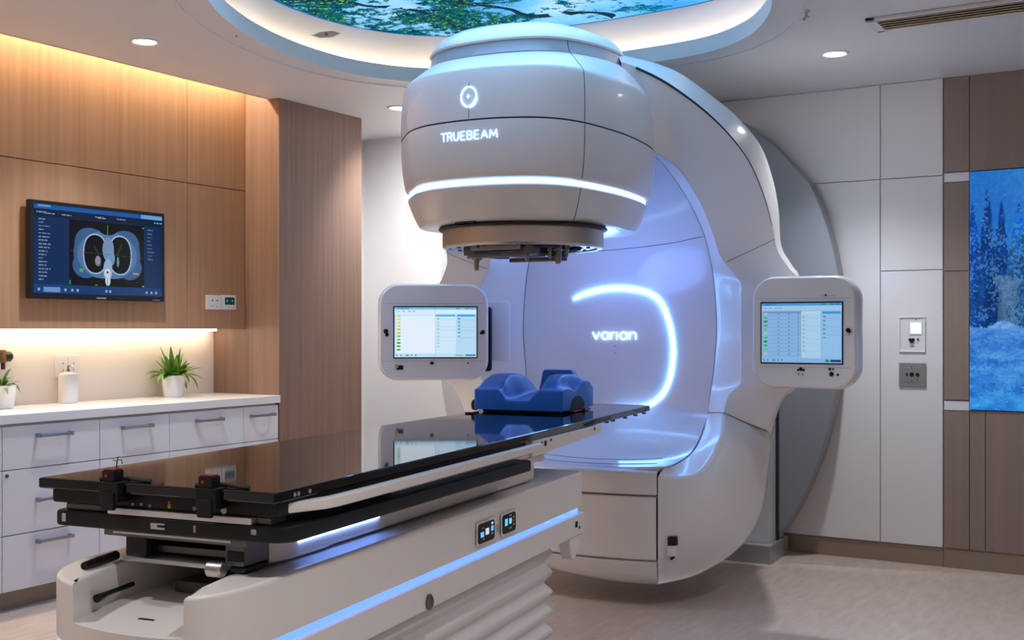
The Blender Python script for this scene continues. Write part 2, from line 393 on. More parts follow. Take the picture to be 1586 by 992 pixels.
# ---- sky mural in the recess
def mural_mat():
    m = bpy.data.materials.new('sky_and_leaves'); m.use_nodes = True; nt = m.node_tree; L = nt.links.new
    nt.nodes.remove(nt.nodes['Principled BSDF'])
    N = lambda t: nt.nodes.new(t)
    tc = N('ShaderNodeTexCoord')
    def noise(sc_, det=4, rough=.5, off=(0, 0, 0)):
        mp = N('ShaderNodeMapping'); mp.inputs['Location'].default_value = off; L(tc.outputs['Object'], mp.inputs['Vector'])
        n = N('ShaderNodeTexNoise'); n.inputs['Scale'].default_value = sc_; n.inputs['Detail'].default_value = det; n.inputs['Roughness'].default_value = rough
        L(mp.outputs['Vector'], n.inputs['Vector']); return n
    def ramp(src, stops):
        r = N('ShaderNodeValToRGB'); e = r.color_ramp.elements
        e[0].position, e[0].color = stops[0][0], (*stops[0][1], 1); e[1].position, e[1].color = stops[-1][0], (*stops[-1][1], 1)
        for p, c in stops[1:-1]:
            q = e.new(p); q.color = (*c, 1)
        L(src, r.inputs['Fac']); return r
    def math_(op, a, b=None, v=None):
        q = N('ShaderNodeMath'); q.operation = op; L(a, q.inputs[0])
        if b is not None: L(b, q.inputs[1])
        if v is not None: q.inputs[1].default_value = v
        return q.outputs[0]
    def mix(f, a, b):
        q = N('ShaderNodeMix'); q.data_type = 'RGBA'; L(f, q.inputs['Factor']); L(a, q.inputs['A']); L(b, q.inputs['B']); return q.outputs['Result']
    sky = ramp(noise(1.6, 4, .5, (3, 1, 0)).outputs['Fac'], [(.32, rgb(52, 150, 228)), (.5, rgb(112, 188, 240)), (.66, rgb(172, 212, 246))])
    # leaf mask: small cells switched on where a broad cluster field is high
    clus = noise(2.3, 3, .6, (1.3, .4, 0)).outputs['Fac']
    sep = N('ShaderNodeSeparateXYZ'); L(tc.outputs['Object'], sep.inputs[0])
    gx = N('ShaderNodeMapRange'); gx.inputs['From Min'].default_value = .35; gx.inputs['From Max'].default_value = -.45; gx.inputs['To Min'].default_value = -.10; gx.inputs['To Max'].default_value = .10
    L(sep.outputs['X'], gx.inputs['Value'])
    clus = math_('ADD', clus, gx.outputs[0])
    vor = N('ShaderNodeTexVoronoi'); vor.inputs['Scale'].default_value = 62; vor.inputs['Randomness'].default_value = 1.
    dn = noise(9, 2, .5, (5, 5, 0))
    va = N('ShaderNodeVectorMath'); va.operation = 'MULTIPLY_ADD'; L(dn.outputs['Color'], va.inputs[0]); va.inputs[1].default_value = (.06, .06, 0); L(tc.outputs['Object'], va.inputs[2])
    L(va.outputs[0], vor.inputs['Vector'])
    leafsz = ramp(clus, [(.44, (0, 0, 0)), (.66, (.5, .5, .5))])
    leaf = math_('LESS_THAN', vor.outputs['Distance'], leafsz.outputs['Color'])
    gcol = N('ShaderNodeSeparateColor'); L(vor.outputs['Color'], gcol.inputs[0])
    left = ramp(gcol.outputs[0], [(.1, rgb(8, 46, 62)), (.5, rgb(16, 84, 88)), (.78, rgb(40, 120, 66)), (.95, rgb(140, 186, 70))])
    right = ramp(gcol.outputs[0], [(.1, rgb(4, 66, 120)), (.5, rgb(10, 118, 150)), (.9, rgb(40, 160, 130))])
    fx = N('ShaderNodeMapRange'); fx.inputs['From Min'].default_value = -.5; fx.inputs['From Max'].default_value = .25; L(sep.outputs['X'], fx.inputs['Value'])
    lc = mix(fx.outputs[0], left.outputs['Color'], right.outputs['Color'])
    # ragged leaf masses behind the single leaves
    fn = noise(19, 9, .76, (2, 7, 0)).outputs['Fac']
    fm_ = math_('ADD', fn, math_('MULTIPLY', math_('SUBTRACT', clus, v=.5), v=1.15))
    mass = math_('GREATER_THAN', fm_, v=.55)
    mcol = ramp(noise(22, 6, .7, (9, 3, 0)).outputs['Fac'], [(.36, rgb(6, 40, 62)), (.50, rgb(12, 80, 104)), (.60, rgb(26, 106, 84)), (.72, rgb(100, 160, 66))])
    mcolr = ramp(noise(22, 6, .7, (9, 3, 0)).outputs['Fac'], [(.36, rgb(4, 70, 120)), (.5, rgb(10, 112, 152)), (.66, rgb(40, 150, 140))])
    mc_ = mix(fx.outputs[0], mcol.outputs['Color'], mcolr.outputs['Color'])
    # branches
    w = N('ShaderNodeTexWave'); w.inputs['Scale'].default_value = .8; w.inputs['Distortion'].default_value = 9; w.inputs['Detail'].default_value = 3; w.inputs['Detail Scale'].default_value = 1.1
    mpw = N('ShaderNodeMapping'); mpw.inputs['Rotation'].default_value = (0, 0, .6); L(tc.outputs['Object'], mpw.inputs['Vector']); L(mpw.outputs['Vector'], w.inputs['Vector'])
    br = math_('GREATER_THAN', w.outputs['Fac'], v=.975)
    cl2 = math_('GREATER_THAN', clus, v=.45)
    br = math_('MULTIPLY', br, cl2)
    bc = N('ShaderNodeRGB'); bc.outputs[0].default_value = (*rgb(26, 50, 66), 1)
    c = mix(mass, sky.outputs['Color'], mc_); c = mix(br, c, bc.outputs[0]); c = mix(leaf, c, lc)
    e = N('ShaderNodeEmission'); L(c, e.inputs['Color']); e.inputs['Strength'].default_value = .95
    L(e.outputs[0], nt.nodes['Material Output'].inputs[0]); return m
mu = thing('ceiling_light_panel', 'backlit ceiling panel picturing leafy branches against a blue sky', 'light panel', (-2.7, 4.4, ZM))
pl_ = bpy.data.lights.new('panel_backlight', 'AREA'); pl_.shape = 'RECTANGLE'; pl_.size = 1.7; pl_.size_y = 1.5; pl_.spread = math.radians(110); pl_.energy = 13; pl_.color = (.26, .52, 1.)
po_ = bpy.data.objects.new('panel_backlight', pl_); C.objects.link(po_); po_.parent = mu; po_.location = (-.1, -.35, -.03)
bm = bmesh.new(); Rm = ring(.075); bm.faces.new([bm.verts.new((p[0], p[1], ZM-.012)) for p in Rm])
MB().bm(bm).build('sky_picture', mural_mat(), mu, False)
m_ = MB(); wallstrip(m_, Rm, ZM-.0125, ring(.06), ZM-.0125); wallstrip(m_, Rm, ZM-.0125, Rm, ZM); m_.build('blue_edge', glow('edge_blue', rgb(40, 140, 230), .5), mu)

# ---- ceiling fittings
def downlight(x, y, label, z=ZC, power=66, grp='round recessed ceiling downlights', col=(.93, .955, 1.)):
    t = thing('downlight', label, 'ceiling light', (x, y, z), 0, grp)
    MB().lathe([(.052, z+.006), (.052, z-.003), (.060, z-.007), (.070, z-.004), (.072, z)], (x, y), 32, cap=False).build('trim_ring', WHITE2, t)
    MB().lathe([(.0515, z-.0025), (.0515, z-.001)], (x, y), 32).build('lamp_face', LAMP, t)
    if power:
        ld = bpy.data.lights.new('downlight_lamp', 'SPOT'); ld.energy = power; ld.spot_size = math.radians(108); ld.spot_blend = .75; ld.color = col; ld.shadow_soft_size = .05
        lo = bpy.data.objects.new('downlight_lamp', ld); C.objects.link(lo); lo.parent = t; lo.location = (0, 0, -.02)
    return t
downlight(-4.305, 3.762, 'downlight in the ceiling near the oak wall panels')
downlight(-1.558, 5.698, 'downlight in the ceiling before the white wall panels, below the air vent')
downlight(-4.253, 5.701, 'downlight half hidden behind the machine head near the bright white wall', power=0)
wsl = bpy.data.lights.new('wall_washer_lamp', 'SPOT'); wsl.energy = 100; wsl.spot_size = math.radians(150); wsl.spot_blend = 1.; wsl.color = (.97, .98, 1.); wsl.shadow_soft_size = .05
wso = bpy.data.objects.new('wall_washer_lamp', wsl); C.objects.link(wso); wso.location = (-4.253, 5.701, ZC-.03)
wso.rotation_euler = (Vector((-4.05, 6.58, 1.35))-Vector(wso.location)).to_track_quat('-Z', 'Y').to_euler()
for x, y in ((-.2, 3.9), (-.6, 1.6), (-2.9, .9), (.9, .4), (-3.9, -.8), (-1.0, -1.2), (1.2, 2.9)):  # unseen downlights added as general fill for the room
    downlight(x, y, 'unseen recessed downlight added as fill, in the white ceiling out of view', power=66)
# the air vent
vt = thing('air_vent', 'long slatted air vent let into the white ceiling at the top right', 'air vent', (-.3, 5.25, ZC))
m_ = MB()
for a in ((-1.268, .70, 5.118, 5.140), (-1.268, .70, 5.318, 5.340), (-1.268, -1.225, 5.118, 5.34), (.66, .70, 5.118, 5.34)): m_.box(a[0], a[1], a[2], a[3], ZC-.016, ZC-.0005, .004, 2)
m_.build('frame', CEILP, vt)
MB().box(-1.23, .67, 5.135, 5.325, ZC-.0025, ZC-.0008).build('backing', mat('vent_dark', (.05, .04, .03), .7), vt, False)
for k in range(5):
    y = 5.155+k*.038
    bm = MB(); bm.add([(-1.226, y, ZC-.014), (.668, y, ZC-.014), (.668, y+.024, ZC-.004), (-1.226, y+.024, ZC-.004), (-1.226, y+.002, ZC-.016), (.668, y+.002, ZC-.016), (.668, y+.026, ZC-.006), (-1.226, y+.026, ZC-.006)], [(0, 1, 2, 3), (4, 5, 6, 7), (0, 1, 5, 4), (2, 3, 7, 6), (0, 3, 7, 4), (1, 2, 6, 5)])
    bm.build('slat', mat('vent_slat', rgb(226, 204, 170), .4), vt, False)
# small sprinkler and sensor on the ceiling
sp = thing('sprinkler', 'tiny fire sprinkler on the ceiling between recess and air vent', 'sprinkler', (-1.454, 4.872, ZC))
MB().lathe([(.0, ZC+.008), (.017, ZC+.008), (.015, ZC-.006), (.006, ZC-.008), (.006, ZC-.024), (.014, ZC-.026), (.014, ZC-.028), (0, ZC-.028)], (-1.454, 4.872), 16, cap=False).build('body', STEEL, sp)
tag(MB().lathe([(.0, ZC-.0008), (.008, ZC-.0008), (.006, ZC-.005), (0, ZC-.006)], (-1.50, 4.99), 12, cap=False).build('ceiling_sensor', GREYP), 'tiny dark dot sensor on the ceiling beside the sprinkler', 'sensor')
tag(MB().lathe([(.0, ZC+.0062), (.008, ZC+.0062), (.006, ZC+.002), (0, ZC+.001)], (-3.875, 3.93), 12, cap=False).build('ceiling_sensor', GREYP), 'tiny dark dot sensor on the recess rim nearer the oak panels', 'sensor')
# wedge-shaped detector on the warm recess wall
dt = thing('smoke_detector', 'small white detector on the warm-lit wall of the ceiling recess', 'detector', (-3.92, 4.47, 2.9))
def on_wall(u, v):
    # nearest point of recess wall ring along the ray
    d = ray(u, v); best = None
    for i, p in enumerate(R_WALL):
        t = (p[0]*FW[0]+p[1]*FW[1])/1.0; q = CAM+d*t
        e = (q[0]-p[0])**2+(q[1]-p[1])**2
        if best is None or e < best[0]: best = (e, i, q)
    return best
e_, i_, q_ = on_wall(505, 53)
tg = np.array(R_WALL[(i_+1) % n_])-np.array(R_WALL[i_-1]); tg /= np.linalg.norm(tg); nn = np.array((tg[1], -tg[0]))
p_ = np.array(R_WALL[i_])
dt['_off'] = [p_[0], p_[1], q_[2]]; dt.location = (p_[0], p_[1], q_[2])
vs = []
for s_, o_, h_ in ((-.045, .0015, 0), (-.02, .0025, .009), (.02, .0025, .009), (.045, .0015, 0), (-.02, .0025, -.009), (.02, .0025, -.009), (-.05, -.004, 0), (.05, -.004, 0)):
    vs.append((p_[0]+tg[0]*s_+nn[0]*o_, p_[1]+tg[1]*s_+nn[1]*o_, q_[2]+h_))
link_mesh('housing', vs, [(0, 1, 2, 3), (0, 4, 5, 3), (1, 4, 5, 2), (0, 1, 4), (3, 2, 5), (0, 3, 7, 6)], WHITE, dt, False)
MB().box(p_[0]+nn[0]*.004-.005, p_[0]+nn[0]*.004+.005, p_[1]+nn[1]*.004-.005, p_[1]+nn[1]*.004+.005, q_[2]-.004, q_[2]+.005, .002).build('sensor_window', GREYP, dt)

# ================================================================== LEFT WALL: oak panels, TV, worktop
wc = thing('wall_cabinet', 'light oak wall unit of four flat panels above the worktop', 'wall cabinet', (XP, 3.5, 1.3))
MB().box(XB+.008, XP-.022, 1.2, YW-.002, 1.302, 2.84).build('carcass', WOOD, wc, False)
for y0, y1 in ((1.9, 4.628), (4.632, YW-.003)):
    for z0, z1 in ((1.3, 2.131), (2.1355, 2.855)):
        MB().box(XP-.021, XP, y0, y1, z0, z1, .0012, 1).build('door_panel', WOOD, wc)
MB().box(-5.17, -5.13, 1.3, 5.04, 1.288, 1.3022, .002, 1).build('light_strip', WLED, wc)['label'] = 'warm light strip under the wall unit'

# television: local frame, x along the wall, facing -y local => +X world
tv = thing('wall_television', 'black flat screen on the oak panels showing a chest scan', 'television', (XP, 3.988, 1.69), PI/2)
# local: x -> +Y world, y -> -X world
MB().box(-.30, .30, -.03, -.001, -.14, .14).build('wall_bracket', BLACKM, tv, False)
MB().box(-.424, .424, -.058, -.026, -.240, .246, .005).build('bezel', BLACK, tv)
MB().box(-.36, .36, -.034, -.012, -.19, .19, .01).build('back_shell', BLACKM, tv)
rng = random.Random(3)
im = Img(400, 236, (8, 42, 88))
im.rect(0, 0, 1, .05, (24, 92, 176)).rect(.82, 0, 1, .05, (110, 170, 226)).rect(.03, .005, .12, .03, (190, 220, 250), .5)
im.rect(.255, .14, .845, .90, (4, 7, 13)).rect(0, .06, 1, .13, (9, 30, 58)).rect(0, .90, 1, 1, (16, 60, 120)).rect(.07, .93, .19, .985, (110, 150, 210))
for k in range(18): im.dashes(.035, .16+k*.04, rng.uniform(.03, .09), .012, (170, 190, 214), rng, .8)
for k in range(9): im.dashes(.875, .18+k*.045, rng.uniform(.02, .06), .011, (150, 176, 205), rng, .7)
for x in (.02, .08, .2, .45, .47, .62, .93): im.dashes(x, .075+.02*rng.random(), .07, .014, (170, 195, 224), rng, .8)
for x in (.03, .22, .27, .31, .53, .56, .86, .9, .94): im.rect(x, .94, x+.016, .972, (190, 215, 240), .8)
T_ = (60, 98, 148)
im.ell(.55, .52, .262, .285, T_, p=2.6); im.ell(.41, .41, .115, .19, T_, p=2.2); im.ell(.69, .41, .115, .19, T_, p=2.2); im.ell(.38, .66, .10, .15, T_); im.ell(.725, .66, .10, .15, T_)
im.put((im.a[:, :, 0] > .2) & (np.hypot((im.X-.55)/.235, (im.Y-.53)/.29) < 1) & (im.Y < .9) & (im.X > .26) & (im.X < .84) & (im.Y > .14), (84, 124, 172))
im.put((im.X > .26) & (im.X < .84) & (np.hypot((im.X-.55)/.10, (im.Y-.13)/.16) < 1) & (im.Y > .14), (4, 7, 13))
for sx in (-1, 1):
    cx = .55+sx*.098
    im.ell(cx, .52, .094, .236, (176, 204, 232), p=2.3); im.ell(cx, .52, .086, .222, (3, 5, 10), p=2.3)
im.ell(.553, .46, .045, .14, (120, 152, 190)); im.ell(.575, .56, .03, .09, (120, 152, 190)); im.ell(.55, .70, .035, .13, (150, 182, 214)); im.ell(.548, .74, .026, .055, (206, 224, 240)); im.ell(.547, .73, .008, .014, (10, 20, 40))
im.ell(.55, .83, .02, .06, (206, 224, 240)); im.ell(.472, .60, .022, .06, (150, 140, 170)); im.ell(.63, .60, .009, .06, (90, 160, 160)); im.rect(.462, .64, .49, .66, (70, 160, 80), .7)
im.line(.548, .17, .548, .36, .0018, (60, 170, 60)); im.line(.548, .80, .548, .89, .0022, (60, 190, 60)); im.line(.26, .50, .40, .51, .0018, (170, 50, 40)); im.line(.40, .51, .72, .53, .0015, (50, 120, 50)); im.line(.72, .53, .84, .535, .0018, (150, 50, 50))
im.line(.44, .42, .47, .50, .003, (40, 120, 50), .8); im.line(.66, .38, .625, .52, .003, (40, 120, 50), .8); im.rect(.33, .70, .36, .74, (80, 200, 110), .7); im.rect(.75, .72, .80, .74, (220, 190, 110), .7)
im.rect(.83, .16, .845, .175, (100, 200, 70)); im.rect(.83, .875, .845, .89, (100, 200, 70)); im.rect(.258, .84, .264, .89, (70, 180, 70)); im.rect(.45, .88, .47, .89, (90, 200, 70))
picture('screen', -.402, .404, -.212, .226, im.a, .60, tv, -.0585)
MB().box(-.03, .03, -.0588, -.058, -.233, -.226).build('badge', GREYP, tv, False)
MB().box(.34, .39, -.0588, -.058, -.234, -.230).build('badge', GREYP, tv, False)

def wall_plate(name, label, cat, y, z, w, h, x=XP, group=None):
    t = thing(name, label, cat, (x, y, z), PI/2, group)
    MB().box(-w/2, w/2, -.011, .0005, -h/2, h/2, .003).build('plate', WHITE2, t)
    return t
t = wall_plate('power_socket', 'white power socket on the oak panel beside the thermostat', 'socket', 4.826, 1.456, .116, .084)
for dx in (-.012, .024): MB().lathe([(.005, -.0115), (.005, -.008)], (dx, .012), 12, axis='y').build('socket_hole', BLACK, t)
for dx, dz in ((-.024, -.022), (-.008, -.022), (.024, -.024)): MB().box(dx-.003, dx+.003, -.0116, -.010, dz-.006, dz+.006, .001).build('switch', GREYP, t)
t = wall_plate('thermostat', 'white thermostat with a dark green display on the oak panel', 'thermostat', 4.947, 1.458, .117, .086)
MB().box(-.034, .044, -.0122, -.010, -.014, .03, .001).build('display', mat('dark_green_display', rgb(8, 36, 32), .15, emit=rgb(8, 60, 50), estr=.3), t)
MB().lathe([(.007, -.0126), (.007, -.0122)], (-.016, .008), 12, axis='y').build('display_icon', glow('teal_icon', rgb(50, 140, 140), .8), t)
MB().lathe([(.006, -.0126), (.006, -.0122)], (.024, .010), 12, axis='y').build('display_icon', glow('teal_icon', rgb(50, 140, 140), .8), t)
for dx in (-.002, .038): MB().box(dx-.004, dx+.004, -.0122, -.0105, -.030, -.026, .001).build('button', BLACK, t)
t = wall_plate('power_socket', 'white double socket on the splashback behind the soap dispenser', 'socket', 4.025, 1.10, .145, .115, XB+.006)
for dx in (-.03, .036):
    for dz in (.016, -.020): MB().box(dx-.004, dx+.004, -.0117, -.010, dz-.005, dz+.005, .001).build('socket_hole', GREYP, t)
MB().box(-.001, .001, -.0115, -.0105, -.05, .05).build('plate_joint', GREYP, t, False)

# base cabinets
Y_ED = [2.20, 2.727, 3.266, 3.805, 4.253, 4.80, 5.086]
def handle(t, d, y0, y1, z):
    m = MB(); x = XC+.002
    m.box(x+.020, x+.030, y0, y1, z-.0075, z+.0075, .003)
    for y in (y0+.001, y1-.017): m.box(x-.001, x+.031, y, y+.016, z-.0095, z+.0095, .003)
    return m.build('handle', CHROME, d)
CLAB = ['white base cabinet cut off at the photo edge, left of the one with the lock', 'white base cabinet at the left edge of the photo, mostly cut off', 'white base cabinet with a small round lock, in the row under the worktop',
        'white base cabinet under the soap dispenser side of the worktop, right of the locked one', 'white base cabinet behind the couch, below the potted plant', 'narrow white base cabinet against the oak return at the end of the row']
for k in range(6):
    y0, y1 = Y_ED[k]+.0015, Y_ED[k+1]-.0015
    t = thing('base_cabinet', CLAB[k], 'cabinet', (XC, (y0+y1)/2, 0), 0, 'white base cabinets under the worktop')
    MB().box(XB+.008, XC-.021, y0, y1, .092, .860).build('carcass', CABW, t, False)
    MB().box(XB+.03, XC-.06, y0, y1, .0005, .092).build('plinth', BASEB, t, False)
    c = (y0+y1)/2; hw = min(.098, (y1-y0)*.34)
    for z0, z1, zh in ((.653, .852, .80), (.353, .649, .50), (.095, .349, .305)):
        d = MB().box(XC-.020, XC, y0, y1, z0, z1, .0015, 1).build('drawer', CABW, t); sub(d, t)
        if k != 1 or z0 > .1: handle(t, d, c-hw, c+hw, zh)
        if k == 2 and abs(z0-.353) < .01:
            MB().lathe([(.009, XC-.001), (.009, XC+.003), (.006, XC+.004)], (y0+.022, z1-.022), 16, axis='x').build('lock', DSTEEL, d)
wt = MB().box(XB+.007, XC+.014, 1.2, YW-.002, .864, .908, .003).build('worktop', COUNTER); tag(wt, 'long white quartz worktop running along the oak wall', 'worktop')

# things on the worktop
def leaf_blade(mb, base, dirv, length, w, droop, n=8):
    d = Vector(dirv).normalized(); side = d.cross(Vector((0, 0, 1)))
    side = side.normalized() if side.length > 1e-3 else Vector((1, 0, 0))
    p = Vector(base); vs = []; cur = d.copy()
    for i in range(n+1):
        t = i/n; ww = w*(math.sin(PI*min(1, t*.93+.07))**.75)*(1 if t < .97 else .15)
        nrm = side.cross(cur).normalized()
        vs += [p-side*ww, p-nrm*ww*.28, p+side*ww]
        cur = (cur+Vector((0, 0, -droop*(.4+t)/n*2))).normalized(); p = p+cur*(length/n)
    fs = []
    for i in range(n):
        for j in (0, 1): fs.append((i*3+j, i*3+j+1, (i+1)*3+j+1, (i+1)*3+j))
    mb.add(vs, fs); return mb
def potted_plant(label, x, y, r, h, specs, seed, extra=None):
    t = thing('potted_plant', label, 'plant', (x, y, .908), 0, None)
    z = .9085
    MB().lathe([(0, z), (r*.78, z), (r*.84, z+.006), (r, z+h*.75), (r, z+h), (r*.93, z+h), (r*.9, z+h*.85), (0, z+h*.85)], (x, y), 40, cap=False).build('pot', POT, t)
    MB().lathe([(0, z+h*.9), (r*.92, z+h*.88)], (x, y), 24, cap=False).build('soil', SOIL, t)
    rg = random.Random(seed)
    for (ang, el, ln, w, dr, yel) in specs:
        a = math.radians(ang); e = math.radians(el)
        mb = MB(); leaf_blade(mb, (x+math.cos(a)*r*.25, y+math.sin(a)*r*.25, z+h*.88), (math.cos(a)*math.cos(e), math.sin(a)*math.cos(e), math.sin(e)), ln, w, dr)
        mb.build('leaf', LEAFY if yel else LEAF, t, ang=80)
    return t
rg = random.Random(11); specs = []
for k in range(52):
    el = rg.uniform(25, 84)
    specs.append((k*137.5 % 360, el, rg.uniform(.12, .165) if el < 60 else rg.uniform(.10, .15), rg.uniform(.014, .021), rg.uniform(.3, 1.0) if el < 60 else .25, rg.random() < .25))
for a, el, ln, dr in ((105, 42, .19, 1.5), (80, 35, .2, 1.7), (-75, 45, .18, 1.5), (100, 20, .15, 1.6), (-110, 75, .2, .35), (-60, 80, .19, .2), (20, 82, .18, .1), (110, 66, .18, .5)):
    specs.append((a, el, ln, .014, dr, rg.random() < .3))
potted_plant('green strap-leaved plant in a white pot on the worktop near the oak return', -5.085, 4.655, .066, .125, specs, 5)
specs = []
for k in range(22): specs.append((k*137.5 % 360, rg.uniform(25, 85), rg.uniform(.07, .12), rg.uniform(.009, .014), rg.uniform(.4, 1.3), rg.random() < .35))
specs += [(85, 50, .12, .013, 1.7, True), (70, 40, .11, .012, 1.6, False)]
potted_plant('small bushy plant in a white pot at the left end of the worktop', -5.07, 3.52, .082, .115, specs, 6)
bb = thing('wall_holder', 'brown holder with a dark knob on the splashback above the left plant', 'holder', (XB, 3.58, 1.16), PI/2)
MB().box(-.20, .055, -.05, -.007, -.03, .035, .004).build('tray', wood_mat('brown_holder_wood', rgb(120, 80, 50), rgb(160, 110, 70)), bb)
MB().box(-.18, .03, -.0515, -.05, -.022, .026, .001).build('front_inlay', mat('olive_inlay', rgb(96, 84, 52), .5), bb)
MB().lathe([(.022, .055), (.026, .065), (.026, .085), (.018, .095)], (-.03, .0), 20, axis='x').build('knob', mat('dark_green_knob', rgb(34, 44, 34), .4), bb)
MB().box(.042, .052, -.045, -.02, -.065, -.03, .003).build('hook', mat('brown_hook', rgb(110, 70, 44), .5), bb)
sd = thing('soap_dispenser', 'white pump soap dispenser standing on the worktop', 'dispenser', (-5.135, 3.975, .908))
z = .9085
MB().lathe([(0, z), (.046, z), (.049, z+.005), (.049, z+.145), (.044, z+.155), (.016, z+.163), (.014, z+.165), (0, z+.165)], (-5.135, 3.975), 40, cap=False).build('bottle', WHITE2, sd)
MB().lathe([(.009, z+.163), (.009, z+.178), (.0055, z+.179), (.0055, z+.2), (0, z+.2)], (-5.135, 3.975), 16, cap=False).tube([(-5.135, 3.975, z+.197), (-5.11, 3.975, z+.197), (-5.095, 3.975, z+.188)], .005, 8).build('pump', CHROME, sd)

# ================================================================== BACK WALL fittings
lb = thing('light_box_picture', 'tall backlit blue picture of snowy fir trees on the taupe wall', 'light box', (-1.068, YB-.03, 1.5))
def winter():
    h, w = 420, 640; im = Img(w, h, (30, 110, 200)); X, Y = im.X, im.Y
    rs = np.random.RandomState(4)
    def vnoise(n, m):
        g = rs.rand(n+2, m+2); yy = Y*n; xx = X*m; i = yy.astype(int); j = xx.astype(int); fy = yy-i; fx = xx-j; fy = fy*fy*(3-2*fy); fx = fx*fx*(3-2*fx)
        return (g[i, j]*(1-fx)+g[i, j+1]*fx)*(1-fy)+(g[i+1, j]*(1-fx)+g[i+1, j+1]*fx)*fy
    n1 = vnoise(30, 26)*.34+vnoise(80, 70)*.34+vnoise(190, 165)*.32; n2 = vnoise(20, 18)*.3+vnoise(100, 88)*.35+vnoise(205, 190)*.35; n3 = vnoise(40, 12)*.5+vnoise(110, 50)*.3+vnoise(200, 180)*.2
    sky = np.stack([.06+.22*X*1.2+.1*n2, .36+.26*X+.12*n2, .74+.14*X+.06*n2], -1); im.a = sky
    def tree(cx, top, bot, wid, col):
        t = np.clip((Y-top)/(bot-top), 0, 1); edge = wid*t**.75*(.45+1.1*n1)+.0015
        m = (np.abs(X-cx) < edge) & (Y > top) & (Y < bot)
        c = np.array(col)/255.; k = (.55+.95*n1)[..., None]
        im.a = np.where(m[..., None], np.clip(c*k, 0, 1), im.a)
        sn = m & (n2 > .58); im.a = np.where(sn[..., None], im.a*.45+np.array([.36, .62, .9])*.55, im.a)
    V_ = .245
    spec = [(.92, .14, .66, .34, (24, 100, 190)), (.06, .13, .67, .24, (10, 70, 160)), (.50, .24, .67, .26, (14, 74, 150)), (.33, .075, .675, .25, (8, 56, 124)), (.60, .13, .67, .22, (8, 60, 132)), (.16, .30, .68, .20, (10, 62, 132)), (.98, .26, .67, .30, (24, 80, 140)), (.80, .30, .69, .26, (30, 84, 140)), (.42, .38, .69, .22, (6, 46, 100))]
    r2 = random.Random(2)
    for k in range(26): spec.append((1.15+k*.115+r2.uniform(-.04, .04), r2.uniform(.1, .4), .67, r2.uniform(.2, .34), (r2.randint(6, 30), r2.randint(56, 96), r2.randint(120, 170))))
    for cx, tp, bt, wd, c in spec: tree(cx*V_, tp, bt, wd*V_, c)
    m = (Y > .44) & (Y < .66) & (np.abs(X-.72*V_) < .22*V_*(.5+n2)) & (n1 > .45); im.a = np.where(m[..., None], im.a*.45+np.array([.42, .50, .60])*.55, im.a)
    g = Y > .645+.014*np.sin(X*30)+.03*(n2-.5)
    snow = np.stack([.06+.5*n3*(1-(Y-.64)*1.6), .34+.44*n3*(1-.5*(Y-.64)), .76+.2*n3], -1); im.a = np.where(g[..., None], snow, im.a)
    m = (Y > .70) & (Y < .95) & (n2 > .62); im.a = np.where(m[..., None], im.a*.7+np.array([.05, .3, .66])*.3, im.a)
    for _ in range(220):
        x, y = rs.rand(), rs.rand(); im.ell(x, y, .003, .0025, (150, 205, 250), .6)
    return im.a
picture('picture', -1.066, .02, .866, 2.146, winter(), .66, lb, YB-.0315)
MB().box(-1.0675, .0215, YB-.031, YB-.0005, .8645, 2.1475, .002, 1).build('frame', mat('blue_acrylic_edge', rgb(20, 80, 160), .3), lb)
ic = thing('wall_intercom', 'recessed white wall unit with a small lit screen and dark buttons', 'wall unit', (-1.365, YB-.022, 1.27))
y = YB-.0225
m_ = MB(); xa, xb2, za, zb = -1.436, -1.295, 1.172, 1.368
for q in ((xa, xb2, zb-.006, zb), (xa, xb2, za, za+.006), (xa, xa+.006, za, zb), (xb2-.006, xb2, za, zb)): m_.box(q[0], q[1], y-.009, y, q[2], q[3], .002)
m_.build('frame', WHITE2, ic)
MB().box(xa+.006, xb2-.006, y-.0025, y-.0005, za+.006, zb-.006).build('back_plate', WHITE2, ic, False)
scr = MB().box(-1.374, -1.318, y-.008, y-.002, 1.275, 1.335, .001).build('lit_screen', glow('pale_blue_screen', rgb(196, 232, 255), 1.3), ic)
MB().box(-1.380, -1.312, y-.0065, y-.002, 1.268, 1.341, .002).build('screen_bezel', WHITE, ic)
m_ = MB(); pts = []
for k in range(24):
    q = 2*PI*k/24; pts.append((-1.368+.0155*math.sin(q)**3*1.05, 1.238+(.0135*math.cos(q)-.005*math.cos(2*q)-.002*math.cos(3*q))))
m_.prism(pts, y-.012, y-.002, 'y').build('rotary_button', BLACK, ic)
MB().lathe([(.004, y-.009), (.004, y-.002)], (-1.335, 1.242), 12, sy=2., axis='y').build('switch', BLACK, ic)
MB().lathe([(.014, y-.004), (.014, y-.002)], (-1.366, 1.205), 16, sy=.35, axis='y').build('slot', GREYP, ic)
MB().lathe([(.003, y-.004), (.003, y-.002)], (-1.346, 1.352), 10, axis='y').build('sensor_dot', BLACK, ic)
gp = thing('wall_outlet_plate', 'grey steel outlet plate with three round ports below the wall unit', 'outlet plate', (-1.364, YB-.022, 1.046))
MB().box(-1.436, -1.292, y-.010, y-.0005, .98, 1.113, .003).build('plate', mat('grey_steel_plate', (.33, .32, .31), .4, .6), gp)
MB().box(-1.412, -1.318, y-.012, y-.009, 1.005, 1.088, .002).build('inner_plate', mat('grey_steel_plate', (.33, .32, .31), .4, .6), gp)
for x, r in ((-1.391, .007), (-1.366, .012), (-1.336, .010)): MB().lathe([(r, y-.016), (r, y-.011), ], (x, 1.049), 20, axis='y').build('port', BLACK, gp)
